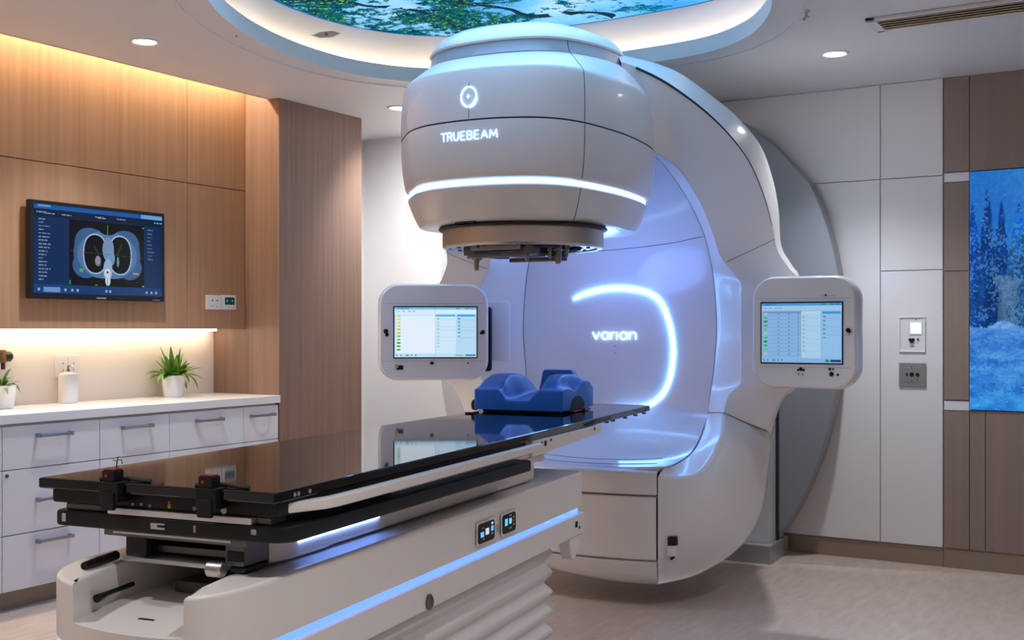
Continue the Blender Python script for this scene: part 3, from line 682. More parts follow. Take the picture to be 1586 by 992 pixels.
for x, z in ((-1.366, 1.014), (-1.336, 1.018), (-1.366, 1.086)): MB().lathe([(.0035, y-.0135), (.0035, y-.011)], (x, z), 12, axis='y').build('port', BLACKM, gp)
for x, z in ((-1.41, 1.094), (-1.32, 1.094), (-1.405, 1.013), (-1.31, .995)): MB().lathe([(.004, y-.012), (.004, y-.009)], (x, z), 12, axis='y').build('screw', STEEL, gp)

# ================================================================== LINEAR ACCELERATOR
# local frame: x right, y along the gantry axis away from the couch, z up; origin on the floor under the beam point
ISO = FW*5.0+RT*.048
GA = math.radians(3.0)
GX = np.array([math.cos(GA), math.sin(GA), 0]); GY = np.array([-math.sin(GA), math.cos(GA), 0])
def GP(u, v, y):
    d = ray(u, v); t = (y-(CAM-ISO)@GY)/(d@GY); q = CAM+d*t-ISO
    return np.array([q@GX, q@GY, q[2]])
def mir(p): return np.array([-p[0], p[1], p[2]])
LA = thing('linear_accelerator', 'large white radiotherapy machine with an overhanging round treatment head', 'radiotherapy machine', tuple(ISO), GA, None, False)

# ---- head: rounded-front housing that runs back into the gantry
from mathutils.bvhtree import BVHTree
HCX, HCY = -.06, .10
HOUT = [(.02, -.493), (.158, -.474), (.30, -.402), (.388, -.25), (.428, .03), (.426, .29), (.388, .56), (.30, .76), (.14, .86), (-.02, .88),
        (-.20, .86), (-.38, .76), (-.50, .56), (-.566, .30), (-.584, .05), (-.566, -.09), (-.522, -.17), (-.445, -.265), (-.34, -.378), (-.22, -.455), (-.10, -.486)]
HO = [tuple(p) for p in cr(HOUT, 8, True)]
def tilt(y, z):
    return z+.10*(y+.37)*max(0., min(1., (z-2.33)/.08))
def h_at(p, s_, z):
    x = HCX+(p[0]-HCX)*s_; y = HCY+(p[1]-HCY)*s_
    return (x, y, tilt(y, z))
def drum(mb, prof, remap=True):
    k = len(HO); vs = []
    for s_, z in prof: vs += [h_at(p, (.09+.5*s_)/.59, z) for p in HO]
    fs = [(i*k+j, i*k+(j+1) % k, (i+1)*k+(j+1) % k, (i+1)*k+j) for i in range(len(prof)-1) for j in range(k)]
    return mb.add(vs, fs)
def surf(mb):
    t = BVHTree.FromPolygons([tuple(float(c) for c in v) for v in mb.v], mb.f)
    def f(x, z):
        h = t.ray_cast(Vector((x, -3, z)), Vector((0, 1, 0)))
        return h[0].y if h[0] is not None else 0.
    return f
PU = [(.90, 2.10), (.9985, 2.137), (1.0, 2.14), (1.003, 2.20), (1.0, 2.26), (.994, 2.305), (.985, 2.336), (.978, 2.346), (.962, 2.354), (.90, 2.374), (.79, 2.408), (.755, 2.418), (.68, 2.42)]
PM = [(.80, 2.133), (.9985, 2.131), (1.0, 2.128), (1.001, 2.08), (.992, 2.01), (.975, 1.955), (.962, 1.925), (.950, 1.911), (.925, 1.903), (.86, 1.903)]
PL = [(.86, 1.881), (.918, 1.880), (.932, 1.874), (.931, 1.864), (.885, 1.81), (.838, 1.765), (.82, 1.752), (.79, 1.745), (.72, 1.740), (.50, 1.737), (.02, 1.737)]
HU = drum(MB(), PU); HU.build('head_upper_cover', WHITE, LA)
drum(MB(), [(.735, 2.415), (.738, 2.425), (.712, 2.45), (.70, 2.478), (.66, 2.48)]).build('head_groove_band', mat('groove_grey', (.34, .35, .37), .35, coat=.2), LA)
drum(MB(), [(.68, 2.474), (.712, 2.4765), (.72, 2.484), (.70, 2.505), (.64, 2.535), (.52, 2.560), (.36, 2.575), (.18, 2.582), (-.17, 2.584)]).build('head_cap', WHITE, LA)
HM = drum(MB(), PM); HM.build('head_middle_cover', WHITE, LA)
drum(MB(), [(.87, 1.9035), (.914, 1.9025), (.920, 1.898), (.920, 1.885), (.914, 1.8805), (.87, 1.880)]).build('head_light_ring', HLED, LA)
drum(MB(), PL).build('head_lower_cover', WHITE, LA)
fu, fm = surf(HU), surf(HM)
def face_y(x, z): return fu(x, z) if z > 2.132 else fm(x, z)
drum(MB(), [(.9965, 2.1365), (1.0005, 2.1365), (1.0005, 2.1315), (.9965, 2.1315)]).build('cover_joint', SEAM, LA)
I9 = min(range(len(HO)), key=lambda k: (HO[k][0]-.393)**2+(HO[k][1]+.235)**2)
def vj(prof, di=0, up=0.0004):
    pts = []
    for s_, z in prof:
        p = np.array(h_at(HO[I9+di], (.09+.5*s_)/.59, z)); n_ = np.array([p[0]-HCX, p[1]-HCY, 0]); p = p+n_/np.linalg.norm(n_)*up; pts.append(p)
    MB().tube(pts, .0016, 6).build('cover_joint', SEAM, LA)
vj(PU[2:-1]); vj(PM[2:-2]); vj(PL[2:8]); vj([(.738, 2.425), (.712, 2.45), (.70, 2.478)])
# lit emblem and lettering laid on the curved cover
def stroke_text(strokes, x0, z0, sc_, sf, w, name, out=.003):
    mb = MB()
    for st in strokes:
        pts = []
        for i in range(len(st)-1):
            a, b = st[i], st[i+1]
            for t in (0, .34, .67): pts.append((a[0]+(b[0]-a[0])*t, a[1]+(b[1]-a[1])*t))
        pts.append(st[-1])
        pts = [p for k, p in enumerate(pts) if k == 0 or math.hypot(p[0]-pts[k-1][0], p[1]-pts[k-1][1]) > 1e-4]
        mb.tube([(x0+p[0]*sc_, sf(x0+p[0]*sc_, z0+p[1]*sc_)-out, z0+p[1]*sc_) for p in pts], w, 6, ref=(0, 1, 0))
    return mb.build(name, LETT, LA)
def arc(cx, cy, rx, ry, a0, a1, n=10): return [(cx+rx*math.cos(math.radians(a0+(a1-a0)*i/n)), cy+ry*math.sin(math.radians(a0+(a1-a0)*i/n))) for i in range(n+1)]
def glyph(c):
    G_ = {'T': ([[(0, 1), (.8, 1)], [(.4, 1), (.4, 0)]], .9),
          'R': ([[(0, 0), (0, 1), (.4, 1)]+arc(.4, .76, .26, .24, 90, -90)+[(0, .52)], [(.36, .52), (.66, 0)]], .84),
          'U': ([[(0, 1), (0, .34)]+arc(.34, .34, .34, .34, 180, 360)+[(.68, 1)]], .9),
          'E': ([[(.6, 1), (0, 1), (0, 0), (.6, 0)], [(0, .52), (.52, .52)]], .78),
          'B': ([[(0, 0), (0, 1), (.38, 1)]+arc(.38, .77, .24, .23, 90, -90)+[(0, .54)], [(.38, .54)]+arc(.38, .27, .28, .27, 90, -90)+[(0, 0)]], .86),
          'A': ([[(0, 0), (.42, 1), (.84, 0)], [(.15, .34), (.69, .34)]], 1.0),
          'M': ([[(0, 0), (.08, 1), (.46, .25), (.84, 1), (.92, 0)]], 1.1)}
    return G_[c]
strokes = []; x = 0
for c in 'TRUEBEAM':
    s_, a_ = glyph(c); strokes += [[(p[0]+x, p[1]) for p in st] for st in s_]; x += a_+.12
stroke_text(strokes, -.122, 2.056, .268/x*1.0, face_y, .0013, 'lit_lettering', .0028)
mb = MB()
for a0, a1, w in ((-2, 86, .0022), (94, 176, .0024), (184, 266, .0032), (276, 340, .0052), (340, 358, .0034)):
    pts = [(.014+.0345*math.cos(math.radians(q)), 2.226+.040*math.sin(math.radians(q))) for q in np.linspace(a0, a1, 10)]
    mb.tube([(p[0], face_y(p[0], p[1])-.003, p[1]) for p in pts], w, 6, ref=(0, 1, 0))
for dx, dz in ((.009, 0), (-.009, 0), (0, .010), (0, -.010)):
    mb.tube([(.012, face_y(.012, 2.228)-.0025, 2.228), (.012+dx, face_y(.012, 2.228)-.0025, 2.228+dz)], [.0014, .0004], 6, ref=(0, 1, 0))
mb.build('lit_emblem', LETT, LA)
MB().tube([(.013, face_y(.013, z)-.0006, z) for z in (2.141, 2.16, 2.184)], .0012, 6).build('emblem_line', mat('blue_line', rgb(40, 110, 190), .4), LA)
MB().tube([(.014, face_y(.014, z)-.0006, z) for z in (2.268, 2.285)], .0009, 6).build('emblem_line', SEAM, LA)

# ---- collimator
def rnd(mb, prof, n=72, cap=False): return mb.lathe(prof, (0, 0), n, cap=cap)
rnd(MB(), [(.335, 1.735), (.366, 1.735), (.369, 1.731), (.366, 1.726), (.335, 1.726)]).build('collimator_seal', SEAM, LA)
rnd(MB(), [(.33, 1.727), (.350, 1.727), (.352, 1.72), (.352, 1.656), (.347, 1.649), (.338, 1.646), (.325, 1.648), (.325, 1.66)]).build('collimator_ring', BRONZE, LA)
rnd(MB(), [(.0, 1.662), (.327, 1.662)]).build('collimator_face', mat('collimator_face_blue_grey', (.22, .24, .28), .35, .7), LA)
rnd(MB(), [(.262, 1.661), (.262, 1.653), (.30, 1.651), (.318, 1.655), (.318, 1.661)]).build('collimator_inner_ring', mat('pale_blue_anodised', (.42, .50, .62), .3, .7), LA)
for k, (x0, x1, y0, y1, z0, z1, mm, nm) in enumerate((
        (-.13, .11, -.235, -.205, 1.632, 1.66, mat('mid_steel', (.32, .31, .30), .4, .9), 'front_rail'), (-.13, .11, .17, .20, 1.632, 1.66, DSTEEL, 'rear_rail'),
        (-.105, .085, -.19, .16, 1.628, 1.661, BLACKM, 'aperture_block'), (-.085, .065, -.12, .09, 1.619, 1.63, mat('window_dark', (.03, .035, .045), .1), 'beam_window'),
        (-.15, .13, -.215, -.185, 1.603, 1.622, DSTEEL, 'accessory_bar'), (-.15, .13, .15, .18, 1.603, 1.622, DSTEEL, 'accessory_bar'),
        (-.19, -.13, -.19, -.10, 1.615, 1.66, DSTEEL, 'latch_block'), (.11, .16, -.22, -.15, 1.612, 1.66, DSTEEL, 'latch_block'), (.10, .15, .04, .13, 1.615, 1.66, BLACKM, 'latch_block'), (-.2, -.14, .05, .14, 1.618, 1.66, BLACKM, 'latch_block'))):
    MB().box(x0, x1, y0, y1, z0, z1, .004).build(nm, mm, LA)
def pin(x, y, zt, zb, r, nm='pin'):
    MB().lathe([(0, zt), (r*1.7, zt), (r*1.7, zt-.022), (r, zt-.026), (r, zb+.008), (r*.7, zb), (0, zb)], (x, y), 16, cap=False).build(nm, mat('aged_brass_steel', (.30, .27, .20), .35, .9), LA)
for x, y, zt, zb, r in ((-.155, -.135, 1.63, 1.553, .011), (-.175, -.10, 1.625, 1.585, .014), (.185, -.03, 1.66, 1.578, .013), (.155, -.05, 1.66, 1.60, .007), (.215, -.01, 1.66, 1.607, .008), (.12, -.195, 1.62, 1.583, .007), (-.24, -.06, 1.66, 1.61, .008)):
    pin(x, y, zt, zb, r)
for k in range(10):
    q = 2*PI*k/10+.2; MB().lathe([(.009, 1.653), (.009, 1.646), (0, 1.645)], (.292*math.cos(q), .292*math.sin(q)), 10, cap=False).build('bolt', DSTEEL, LA)
for q0, q1 in ((20, 62), (112, 160), (200, 250), (292, 335)):
    pts = [(.245*math.cos(math.radians(q)), .245*math.sin(math.radians(q)), 1.652) for q in np.linspace(q0, q1, 9)]
    MB().tube(pts, .012, 6).build('cable_loop', BLACK, LA)
MB().tube([(-.13, -.355, 1.741), (-.08, -.368, 1.741), (-.03, -.372, 1.741)], .006, 6).build('vent_slot', BLACK, LA)

# ---- arms: stations (bore line B, front inner edge I, front outer edge O, outer silhouette K)
ST = [
 ((985, 226, 1.02), (985, 222, .46), (962, 97, .30), (957, 86, .45)),
 ((1000, 236, 1.03), (1004, 229, .54), (985, 105, .42), (985, 91, .60)),
 ((1020, 247, 1.04), (1024, 240, .60), (1015, 119, .46), (1024, 101, .66)),
 ((1038, 268, 1.04), (1046, 257, .65), (1045, 137, .50), (1061, 118, .72)),
 ((1058, 297, 1.04), (1068, 284, .69), (1088, 169, .55), (1103, 149, .78)),
 ((1075, 328, 1.04), (1089, 321, .74), (1127, 206, .61), (1143, 182, .84)),
 ((1090, 362, 1.04), (1105, 361, .785), (1160, 250, .67), (1178, 226, .90)),
 ((1097, 388, 1.04), (1115, 392, .82), (1183, 303, .73), (1197, 278, .95)),
 ((1100, 402, 1.04), (1124, 408, .845), (1196, 350, .79), (1206, 326, .98)),
 ((1103, 416, 1.04), (1138, 424, .865), (1204, 388, .84), (1210, 380, .97)),
 ((1105, 432, 1.04), (1148, 438, .88), (1222, 416, .87), (1226, 410, .96)),
 ((1108, 462, 1.04), (1149, 462, .885), (1238, 440, .89), (1240, 436, .95)),
 ((1110, 515, 1.04), (1149, 515, .885), (1240, 515, .89), (1242, 515, .95)),
 ((1106, 568, 1.04), (1149, 572, .885), (1238, 585, .89), (1240, 588, .95)),
 ((1102, 598, 1.03), (1146, 596, .875), (1226, 602, .90), (1228, 605, .95)),
 ((1099, 618, 1.02), (1130, 612, .855), (1210, 618, .92), (1212, 620, .96)),
 ((1097, 640, 1.00), (1121, 640, .83), (1188, 668, .93), (1194, 671, .98)),
]
SD = [tuple(GP(*q) for q in s) for s in ST]
def radial(p, f, dy): return np.array([p[0]*f, p[1]+dy, 1.3+(p[2]-1.3)*f])
def nudge(a, b, d):
    v = b-a; L_ = np.linalg.norm(v); return a+v*(d/L_)
def arm_rows(side):
    rows = []
    for B, I, O, K in SD:
        M1 = (I+O)/2
        r = [B, nudge(I, B, .03), nudge(I, B, .006), nudge(I, O, .010), M1, nudge(O, K, -.0) if False else nudge(O, I, .012), O, nudge(O, K, .012), (O+K)/2*1.0, K, radial(K, .93, .20), radial(K, .80, .55)]
        rows.append([mir(p) if side < 0 else p for p in r])
    return rows
for side in (1, -1):
    R_ = loft(arm_rows(side), 5, 3)
    MB().grid(R_).build('gantry_arm_cover', WHITE, LA, ang=50)
    # dark shadow gap along the outer edge
    e = [GP(*s[2]) for s in ST[1:9]]; w = [.006, .006, .0055, .0045, .0035, .0025, .002, .0015]
    cc = cr(e, 5); ww = list(np.interp(np.linspace(0, 7, len(cc)), range(8), w))
    MB().tube([mir(p) if side < 0 else p for p in cc], ww, 6).build('cover_joint', SEAM, LA)
    # joint across the shoulder
    def jl(pts, r=.0013):
        q = [GP(*p) for p in pts]; MB().tube([mir(p) if side < 0 else p for p in cr(q, 4)], r, 6).build('cover_joint', SEAM, LA)
    jl([(1126, 406, .842), (1160, 390, .815), (1199, 371, .80)])
    jl([(1097, 640, .999), (1121, 640, .828), (1155, 655, .88), (1188, 668, .925)])

# ---- bore: one glossy scooped surface
BL_ = [s[0] for s in SD]
BLO = [GP(1091, 660, .95), GP(1081, 685, .86), GP(1067, 705, .76), GP(1048, 718, .66), GP(1034, 723, .57)]
Bs = [np.array([.05, 1.02, 2.32]), np.array([.14, 1.02, 2.26])]+BL_+BLO
def bore_row(b, dl, dz):
    return [np.array([b[0]*t, b[1]+dl*(1-t*t), b[2]+dz*(1-t*t)]) for t in np.linspace(-1, 1, 25)]
rows = []
for k, b in enumerate(Bs):
    f = max(0, min(1, (k-len(Bs)+6)/5.)); dl = .055*(1-f); dz = -.02*f
    rows.append(bore_row(b, dl, dz))
Rb_ = []
cols = [cr([r[j] for r in rows], 4) for j in range(25)]
Rb_ = [[cols[j][i] for j in range(25)] for i in range(len(cols[0]))]
BM_ = MB().grid(Rb_); BM_.build('bore_panel', BORE, LA); bore_y = surf(BM_)
for side in (1, -1):
    MB().tube([mir(p)*1+np.array([0, -.001, 0]) if side < 0 else p+np.array([0, -.001, 0]) for p in cr(Bs[2:], 5)], .0013, 6).build('bore_joint', SEAM, LA)
jp = [(-.47, 1.733), (-.3, 1.715), (-.1, 1.712), (.1, 1.722), (.3, 1.738), (.40, 1.752), (.47, 1.762)]
MB().tube([(x, bore_y(x, z)-.001, z) for x, z in cr([(a, b) for a, b in jp], 4)], .0013, 6).build('bore_joint', SEAM, LA)
# lit squircle outline and the lettering
LP_ = [(888, 464), (900, 457.5), (925, 450), (955, 446.5), (985, 449), (1008, 456), (1023, 468), (1032, 487), (1039, 512), (1042.5, 540), (1041, 566), (1036, 590), (1028, 608), (1018, 619), (1006, 627), (985, 633), (950, 637)]
q_ = []
for u, v in cr(LP_, 4):
    p = GP(u, v, 1.06)
    for _ in range(3): p = GP(u, v, bore_y(p[0], p[2])-.004)
    q_.append(p)
k_ = len(q_); wv = []; mb = MB(); vs = []; fs = []
for i, p in enumerate(q_):
    t = q_[min(i+1, k_-1)]-q_[max(i-1, 0)]; t /= np.linalg.norm(t); nn = np.array([-t[2], 0, t[0]])
    w = .0072*min(1, .35+i/10.)
    vs += [p-nn*w, p+nn*w, p+nn*w+np.array([0, -.006, 0]), p-nn*w+np.array([0, -.006, 0])]
for i in range(k_-1):
    for a, b in ((0, 1), (1, 2), (2, 3), (3, 0)): fs.append((i*4+a, i*4+b, i*4+4+b, i*4+4+a))
fs += [(0, 1, 2, 3), ((k_-1)*4, (k_-1)*4+1, (k_-1)*4+2, (k_-1)*4+3)]
mb.add(vs, fs).build('bore_light_line', ARCL, LA, False)
def lower(c, x):
    if c == 'v': return [[(0, .62), (.30, 0), (.60, .62)]], .74
    if c == 'a': return [arc(.32, .31, .31, .31, 0, 360, 20), [(.63, .62), (.63, 0)]], .84
    if c == 'r': return [[(0, 0), (0, .62)], [(0, .36)]+arc(.28, .34, .27, .27, 170, 85, 6)], .44
    if c == 'i': return [[(0, 0), (0, .62)]], .22
    if c == 'n': return [[(0, 0), (0, .62)], [(0, .34)]+arc(.28, .34, .28, .28, 180, 0, 10)+[(.56, 0)]], .7
strokes = []; x = 0
for c in 'varian':
    s_, a_ = lower(c, x); strokes += [[(p[0]+x, p[1]) for p in s] for s in s_]; x += a_+.06
pv0, pv1 = GP(919, 526, 1.095), GP(987, 526, 1.095)
stroke_text(strokes, pv0[0], pv0[2], (pv1[0]-pv0[0])/(x-.1), bore_y, .0030, 'lit_lettering', .006)
for u, v in ((953, 536), (953, 547)):
    p = GP(u, v, 1.093); MB().lathe([(.003, p[1]-.004), (.003, p[1]+.01)], (p[0], p[2]), 10, axis='y').build('sensor_dot', GREYP, LA)

# ---- lower body, right and left
def lower_rows(side):
    def q(u, v, y): return GP(u, v, y)
    data = [ # I edge, mid1, mid2, end
     (q(1121, 640, .83), q(1142, 648, .87), q(1166, 658, .91), q(1197, 672, 1.0)),
     (q(1118, 667, .77), q(1140, 676, .80), q(1166, 689, .86), q(1193, 712, 1.0)),
     (q(1104, 704, .68), q(1128, 724, .71), q(1154, 752, .80), q(1180, 790, .98)),
     (q(1080, 733, .60), q(1100, 766, .62), q(1122, 806, .70), q(1146, 846, .90)),
     (q(1048, 740, .56), q(1058, 790, .565), q(1068, 846, .60), q(1082, 888, .72)),
     (q(1019, 738, .55), q(1019, 795, .548), q(1019, 856, .55), q(1020, 904, .57))]
    bl = [GP(1097, 640, 1.0), GP(1090, 662, .95), GP(1080, 687, .86), GP(1066, 706, .76), GP(1047, 718.5, .66), GP(1032, 722, .58)]
    rows = []
    for (I, a, b, e), B in zip(data, bl):
        back = np.array([e[0]*.94, e[1]+.22, max(.09, 1.3+(e[2]-1.3)*.975)]); back2 = np.array([e[0]*.82, e[1]+.55, max(.10, 1.3+(e[2]-1.3)*.93)])
        r = [B, nudge(I, B, .028), nudge(I, B, .008), nudge(I, a, .010), nudge(I, a, .03), a, b, nudge(e, b, .02), e, back, back2]
        rows.append([mir(p) if side < 0 else p for p in r])
    return rows
for side in (1, -1):
    lr = lower_rows(side)
    MB().grid(loft(lr, 6, 3)).build('gantry_lower_cover', WHITE, LA, ang=60)
# base centre: step, upper lip, door, skirt
def bulge(x): return .55-.055*(1-(x/.414)**2)
def basepatch(prof, nm, m_, x0=-.412, x1=.412):
    rows = []
    for dy, z in prof:
        rows.append([np.array([x, bulge(x)+dy, z+max(0, .24-z)*.55*max(0, (.25-x)/.66)**1.6]) for x in np.linspace(x0, x1, 25)])
    MB().grid(rows).build(nm, m_, LA, ang=40)
basepatch([(.04, .640), (.018, .640), (.006, .635), (.0, .625), (-.002, .60), (0, .532), (.01, .527), (.05, .526)], 'base_upper_lip', WHITE)
basepatch([(.05, .522), (.008, .521), (.0, .515), (.0, .37), (.002, .232), (.01, .225), (.05, .224)], 'base_door', WHITE, -.409, .409)
basepatch([(.05, .221), (.012, .220), (.004, .214), (.012, .16), (.03, .125), (.06, .105), (.14, .095), (.5, .10)], 'base_skirt', WHITE, -.409, .409)
basepatch([(.045, .63), (.045, .215)], 'base_backing', SEAM, -.413, .413)
# step surface joining lip and bore scoop
fr = [np.array([x, bulge(x)+.035, .640]) for x in np.linspace(-.412, .412, 25)]
bb_ = [p+np.array([0, 0, -.001]) for p in bore_row(BLO[-1], 0, -.02)]
MB().grid([bb_, fr]).build('base_step', WHITE, LA)
bt_ = BVHTree.FromPolygons([tuple(float(c) for c in v) for v in BM_.v], BM_.f)
for yy in (.735, .665):
    pts = []
    for x in np.linspace(-.37, .37, 17):
        h = bt_.ray_cast(Vector((x, yy-.03*(1-(x/.4)**2), 1.0)), Vector((0, 0, -1)))
        if h[0] is not None: pts.append((h[0].x, h[0].y, h[0].z+.0008))
    MB().tube(pts, .0011, 6).build('bore_joint', mat('soft_joint', (.2, .21, .25), .5), LA)
# service socket on the lower right cover
def sock(u0, v0, u1, v1, y, m_, nm, d=.006):
    a, b, c_, e_ = GP(u0, v0, y), GP(u1, v0, y), GP(u1, v1, y), GP(u0, v1, y)
    v = [a, b, c_, e_]+[p+np.array([0, .03, 0]) for p in (a, b, c_, e_)]
    link_mesh(nm, v, [(0, 1, 2, 3), (4, 5, 6, 7), (0, 1, 5, 4), (1, 2, 6, 5), (2, 3, 7, 6), (3, 0, 4, 7)], m_, LA, False)
sock(1034, 832, 1047, 846, .545, BLACK, 'service_socket')
sock(1034, 846, 1047, 862, .546, WHITE2, 'service_label')
p = GP(1040, 866, .548); MB().lathe([(.006, p[1]-.003), (.006, p[1]+.03)], (p[0], p[2]), 14, axis='y').build('service_port', BLACK, LA)
# core behind the covers and rear drum
MB().lathe([(.70, 1.12), (.78, 1.14), (.80, 1.2), (.80, 1.55), (.74, 1.6), (.6, 1.62)], (0, 1.3), 64, axis='y').build('rotating_drum', WHITE2, LA)
# stand with plinth and the curved back plate at the wall
MB().box(-.60, .578, 1.872, 2.18, .10, 1.86, .008).build('stand', mat('stand_grey', (.50, .51, .53), .35, coat=.2), LA)
MB().box(-.62, .602, 1.80, 2.18, .0005, .102, .006).build('stand_plinth', mat('plinth_grey_steel', (.40, .41, .43), .32, .5), LA)
lp2 = [GP(u, v, 1.96)[[0, 2]] for u, v in ((760, 250), (720, 300), (700, 335), (689, 372), (684, 410), (682, 460), (681.5, 520), (683, 585), (690, 636), (704, 690), (728, 745), (760, 800))]
lpc = [tuple(p) for p in cr(lp2, 4)]
MB().prism(lpc+[(-.5, lpc[-1][1]), (-.5, lpc[0][1])], 1.96, 2.15, 'y', .004).build('stand_side_panel', mat('side_panel_grey', (.46, .46, .50), .4), LA)
dp = [GP(u, v, 2.02)[[0, 2]] for u, v in ((1150, 188), (1165, 200), (1200, 227), (1240, 270), (1258, 293), (1280, 350), (1295, 410), (1302, 470), (1301, 550), (1292, 620), (1275, 690), (1255, 745), (1232, 792), (1212, 824))]
dpc = [tuple(p) for p in cr(dp, 4)]
zt_ = dpc[0][1]
pts = [(-.1, dpc[-1][1])]+[(-.1, zt_+.0)]+dpc
MB().prism(pts, 2.02, 2.17, 'y', .004).build('stand_back_plate', mat('back_plate_grey', (.25, .26, .285), .42, coat=.1), LA)
MB().box(.576, .590, 1.99, 2.03, .10, 1.84).build('stand_gap', SEAM, LA, False)
# lamps built into the machine: blue glow behind the head and inside the bore
def lamp(nm, loc, en, col, r=.05, parent=LA):
    ld = bpy.data.lights.new(nm, 'POINT'); ld.energy = en; ld.color = col; ld.shadow_soft_size = r
    o = bpy.data.objects.new(nm, ld); C.objects.link(o); o.parent = parent; o.location = loc; return o
lamp('bore_lamp', (.05, .72, 1.61), 3.4, (.17, .32, 1.), .12)
lamp('shoulder_lamp', (.93, 1.5, 1.62), 1.2, (.4, .6, 1.), .02)

# ================================================================== MONITORS ON THE GANTRY SHOULDERS
def ui(left):
    r = random.Random(9 if left else 8); b = (190, 224, 248) if left else (138, 190, 238)
    im = Img(300, 224 if not left else 190, b)
    im.rect(0, 0, 1, .045, (120, 190, 232) if left else (74, 160, 226)).rect(0, .045, 1, .13, (214, 236, 252) if left else (168, 208, 244))
    im.rect(.02, .13, .495, .92, (226, 240, 254) if left else (140, 186, 236)); im.rect(.50, .14, .745, .92, (206, 232, 250) if left else (176, 216, 248)); im.rect(.755, .13, .99, .92, (180, 218, 246) if left else (150, 200, 244))
    im.rect(.02, .14, .495, .175, (206, 228, 250) if left else (110, 158, 212))
    im.rect(.505, .145, .74, .185, (70, 176, 214) if left else (190, 224, 240)); im.rect(.765, .145, .985, .185, (40, 160, 216) if left else (60, 160, 220))
    for k in range(11):
        y = .16+k*.067
        c = ((226, 214, 90), (214, 210, 80), (200, 200, 60), (120, 190, 60), (60, 160, 70))[min(4, k//2)] if left else ((190, 200, 180), (70, 200, 100), (40, 140, 80), (60, 180, 90), (90, 214, 110))[k % 5]
        im.rect(.03, y, .075, y+.034, c)
        if not left:
            im.rect(.09, y+.05, .48, y+.053, (104, 146, 196))
            for x in (.21, .34, .46): im.rect(x, y+.015, x+.012, y+.03, (70, 100, 140), .8)
    for k in range(9):
        y = .21+k*.07
        im.rect(.515, y+.04, .735, y+.043, (150, 186, 214), .8); im.rect(.52, y+.008, .545, y+.03, (90, 150, 160), .6)
        if k < 6: im.rect(.77, y+.006, .80, y+.03, (50, 150, 150) if k % 2 else (60, 120, 180), .8); im.rect(.77, y+.045, .985, y+.048, (110, 160, 200), .8)
    for x in (.03, .06, .10, .14): im.dashes(x, .015, .04, .018, (40, 80, 130), r, .7)
    for x in (.75, .86, .93): im.dashes(x, .015, .05, .02, (30, 90, 130), r, .7)
    for x in (.03, .10, .17, .22): im.dashes(x, .075, .03, .018, (90, 130, 170), r, .7)
    for x in (.02, .07, .14, .2, .25): im.rect(x, .945, x+.018, .975, (60, 110, 160), .8)
    im.rect(.15, .94, .175, .98, (110, 180, 70)); im.rect(.80 if not left else .74, .94, .84, .98, (40, 130, 90) if not left else (140, 190, 190)); im.rect(.86, .94, .99, .98, (30, 70, 120) if not left else (70, 130, 190))
    im.rect(.497, 0, .500, 1, (90, 130, 170), .5)
    return im.a
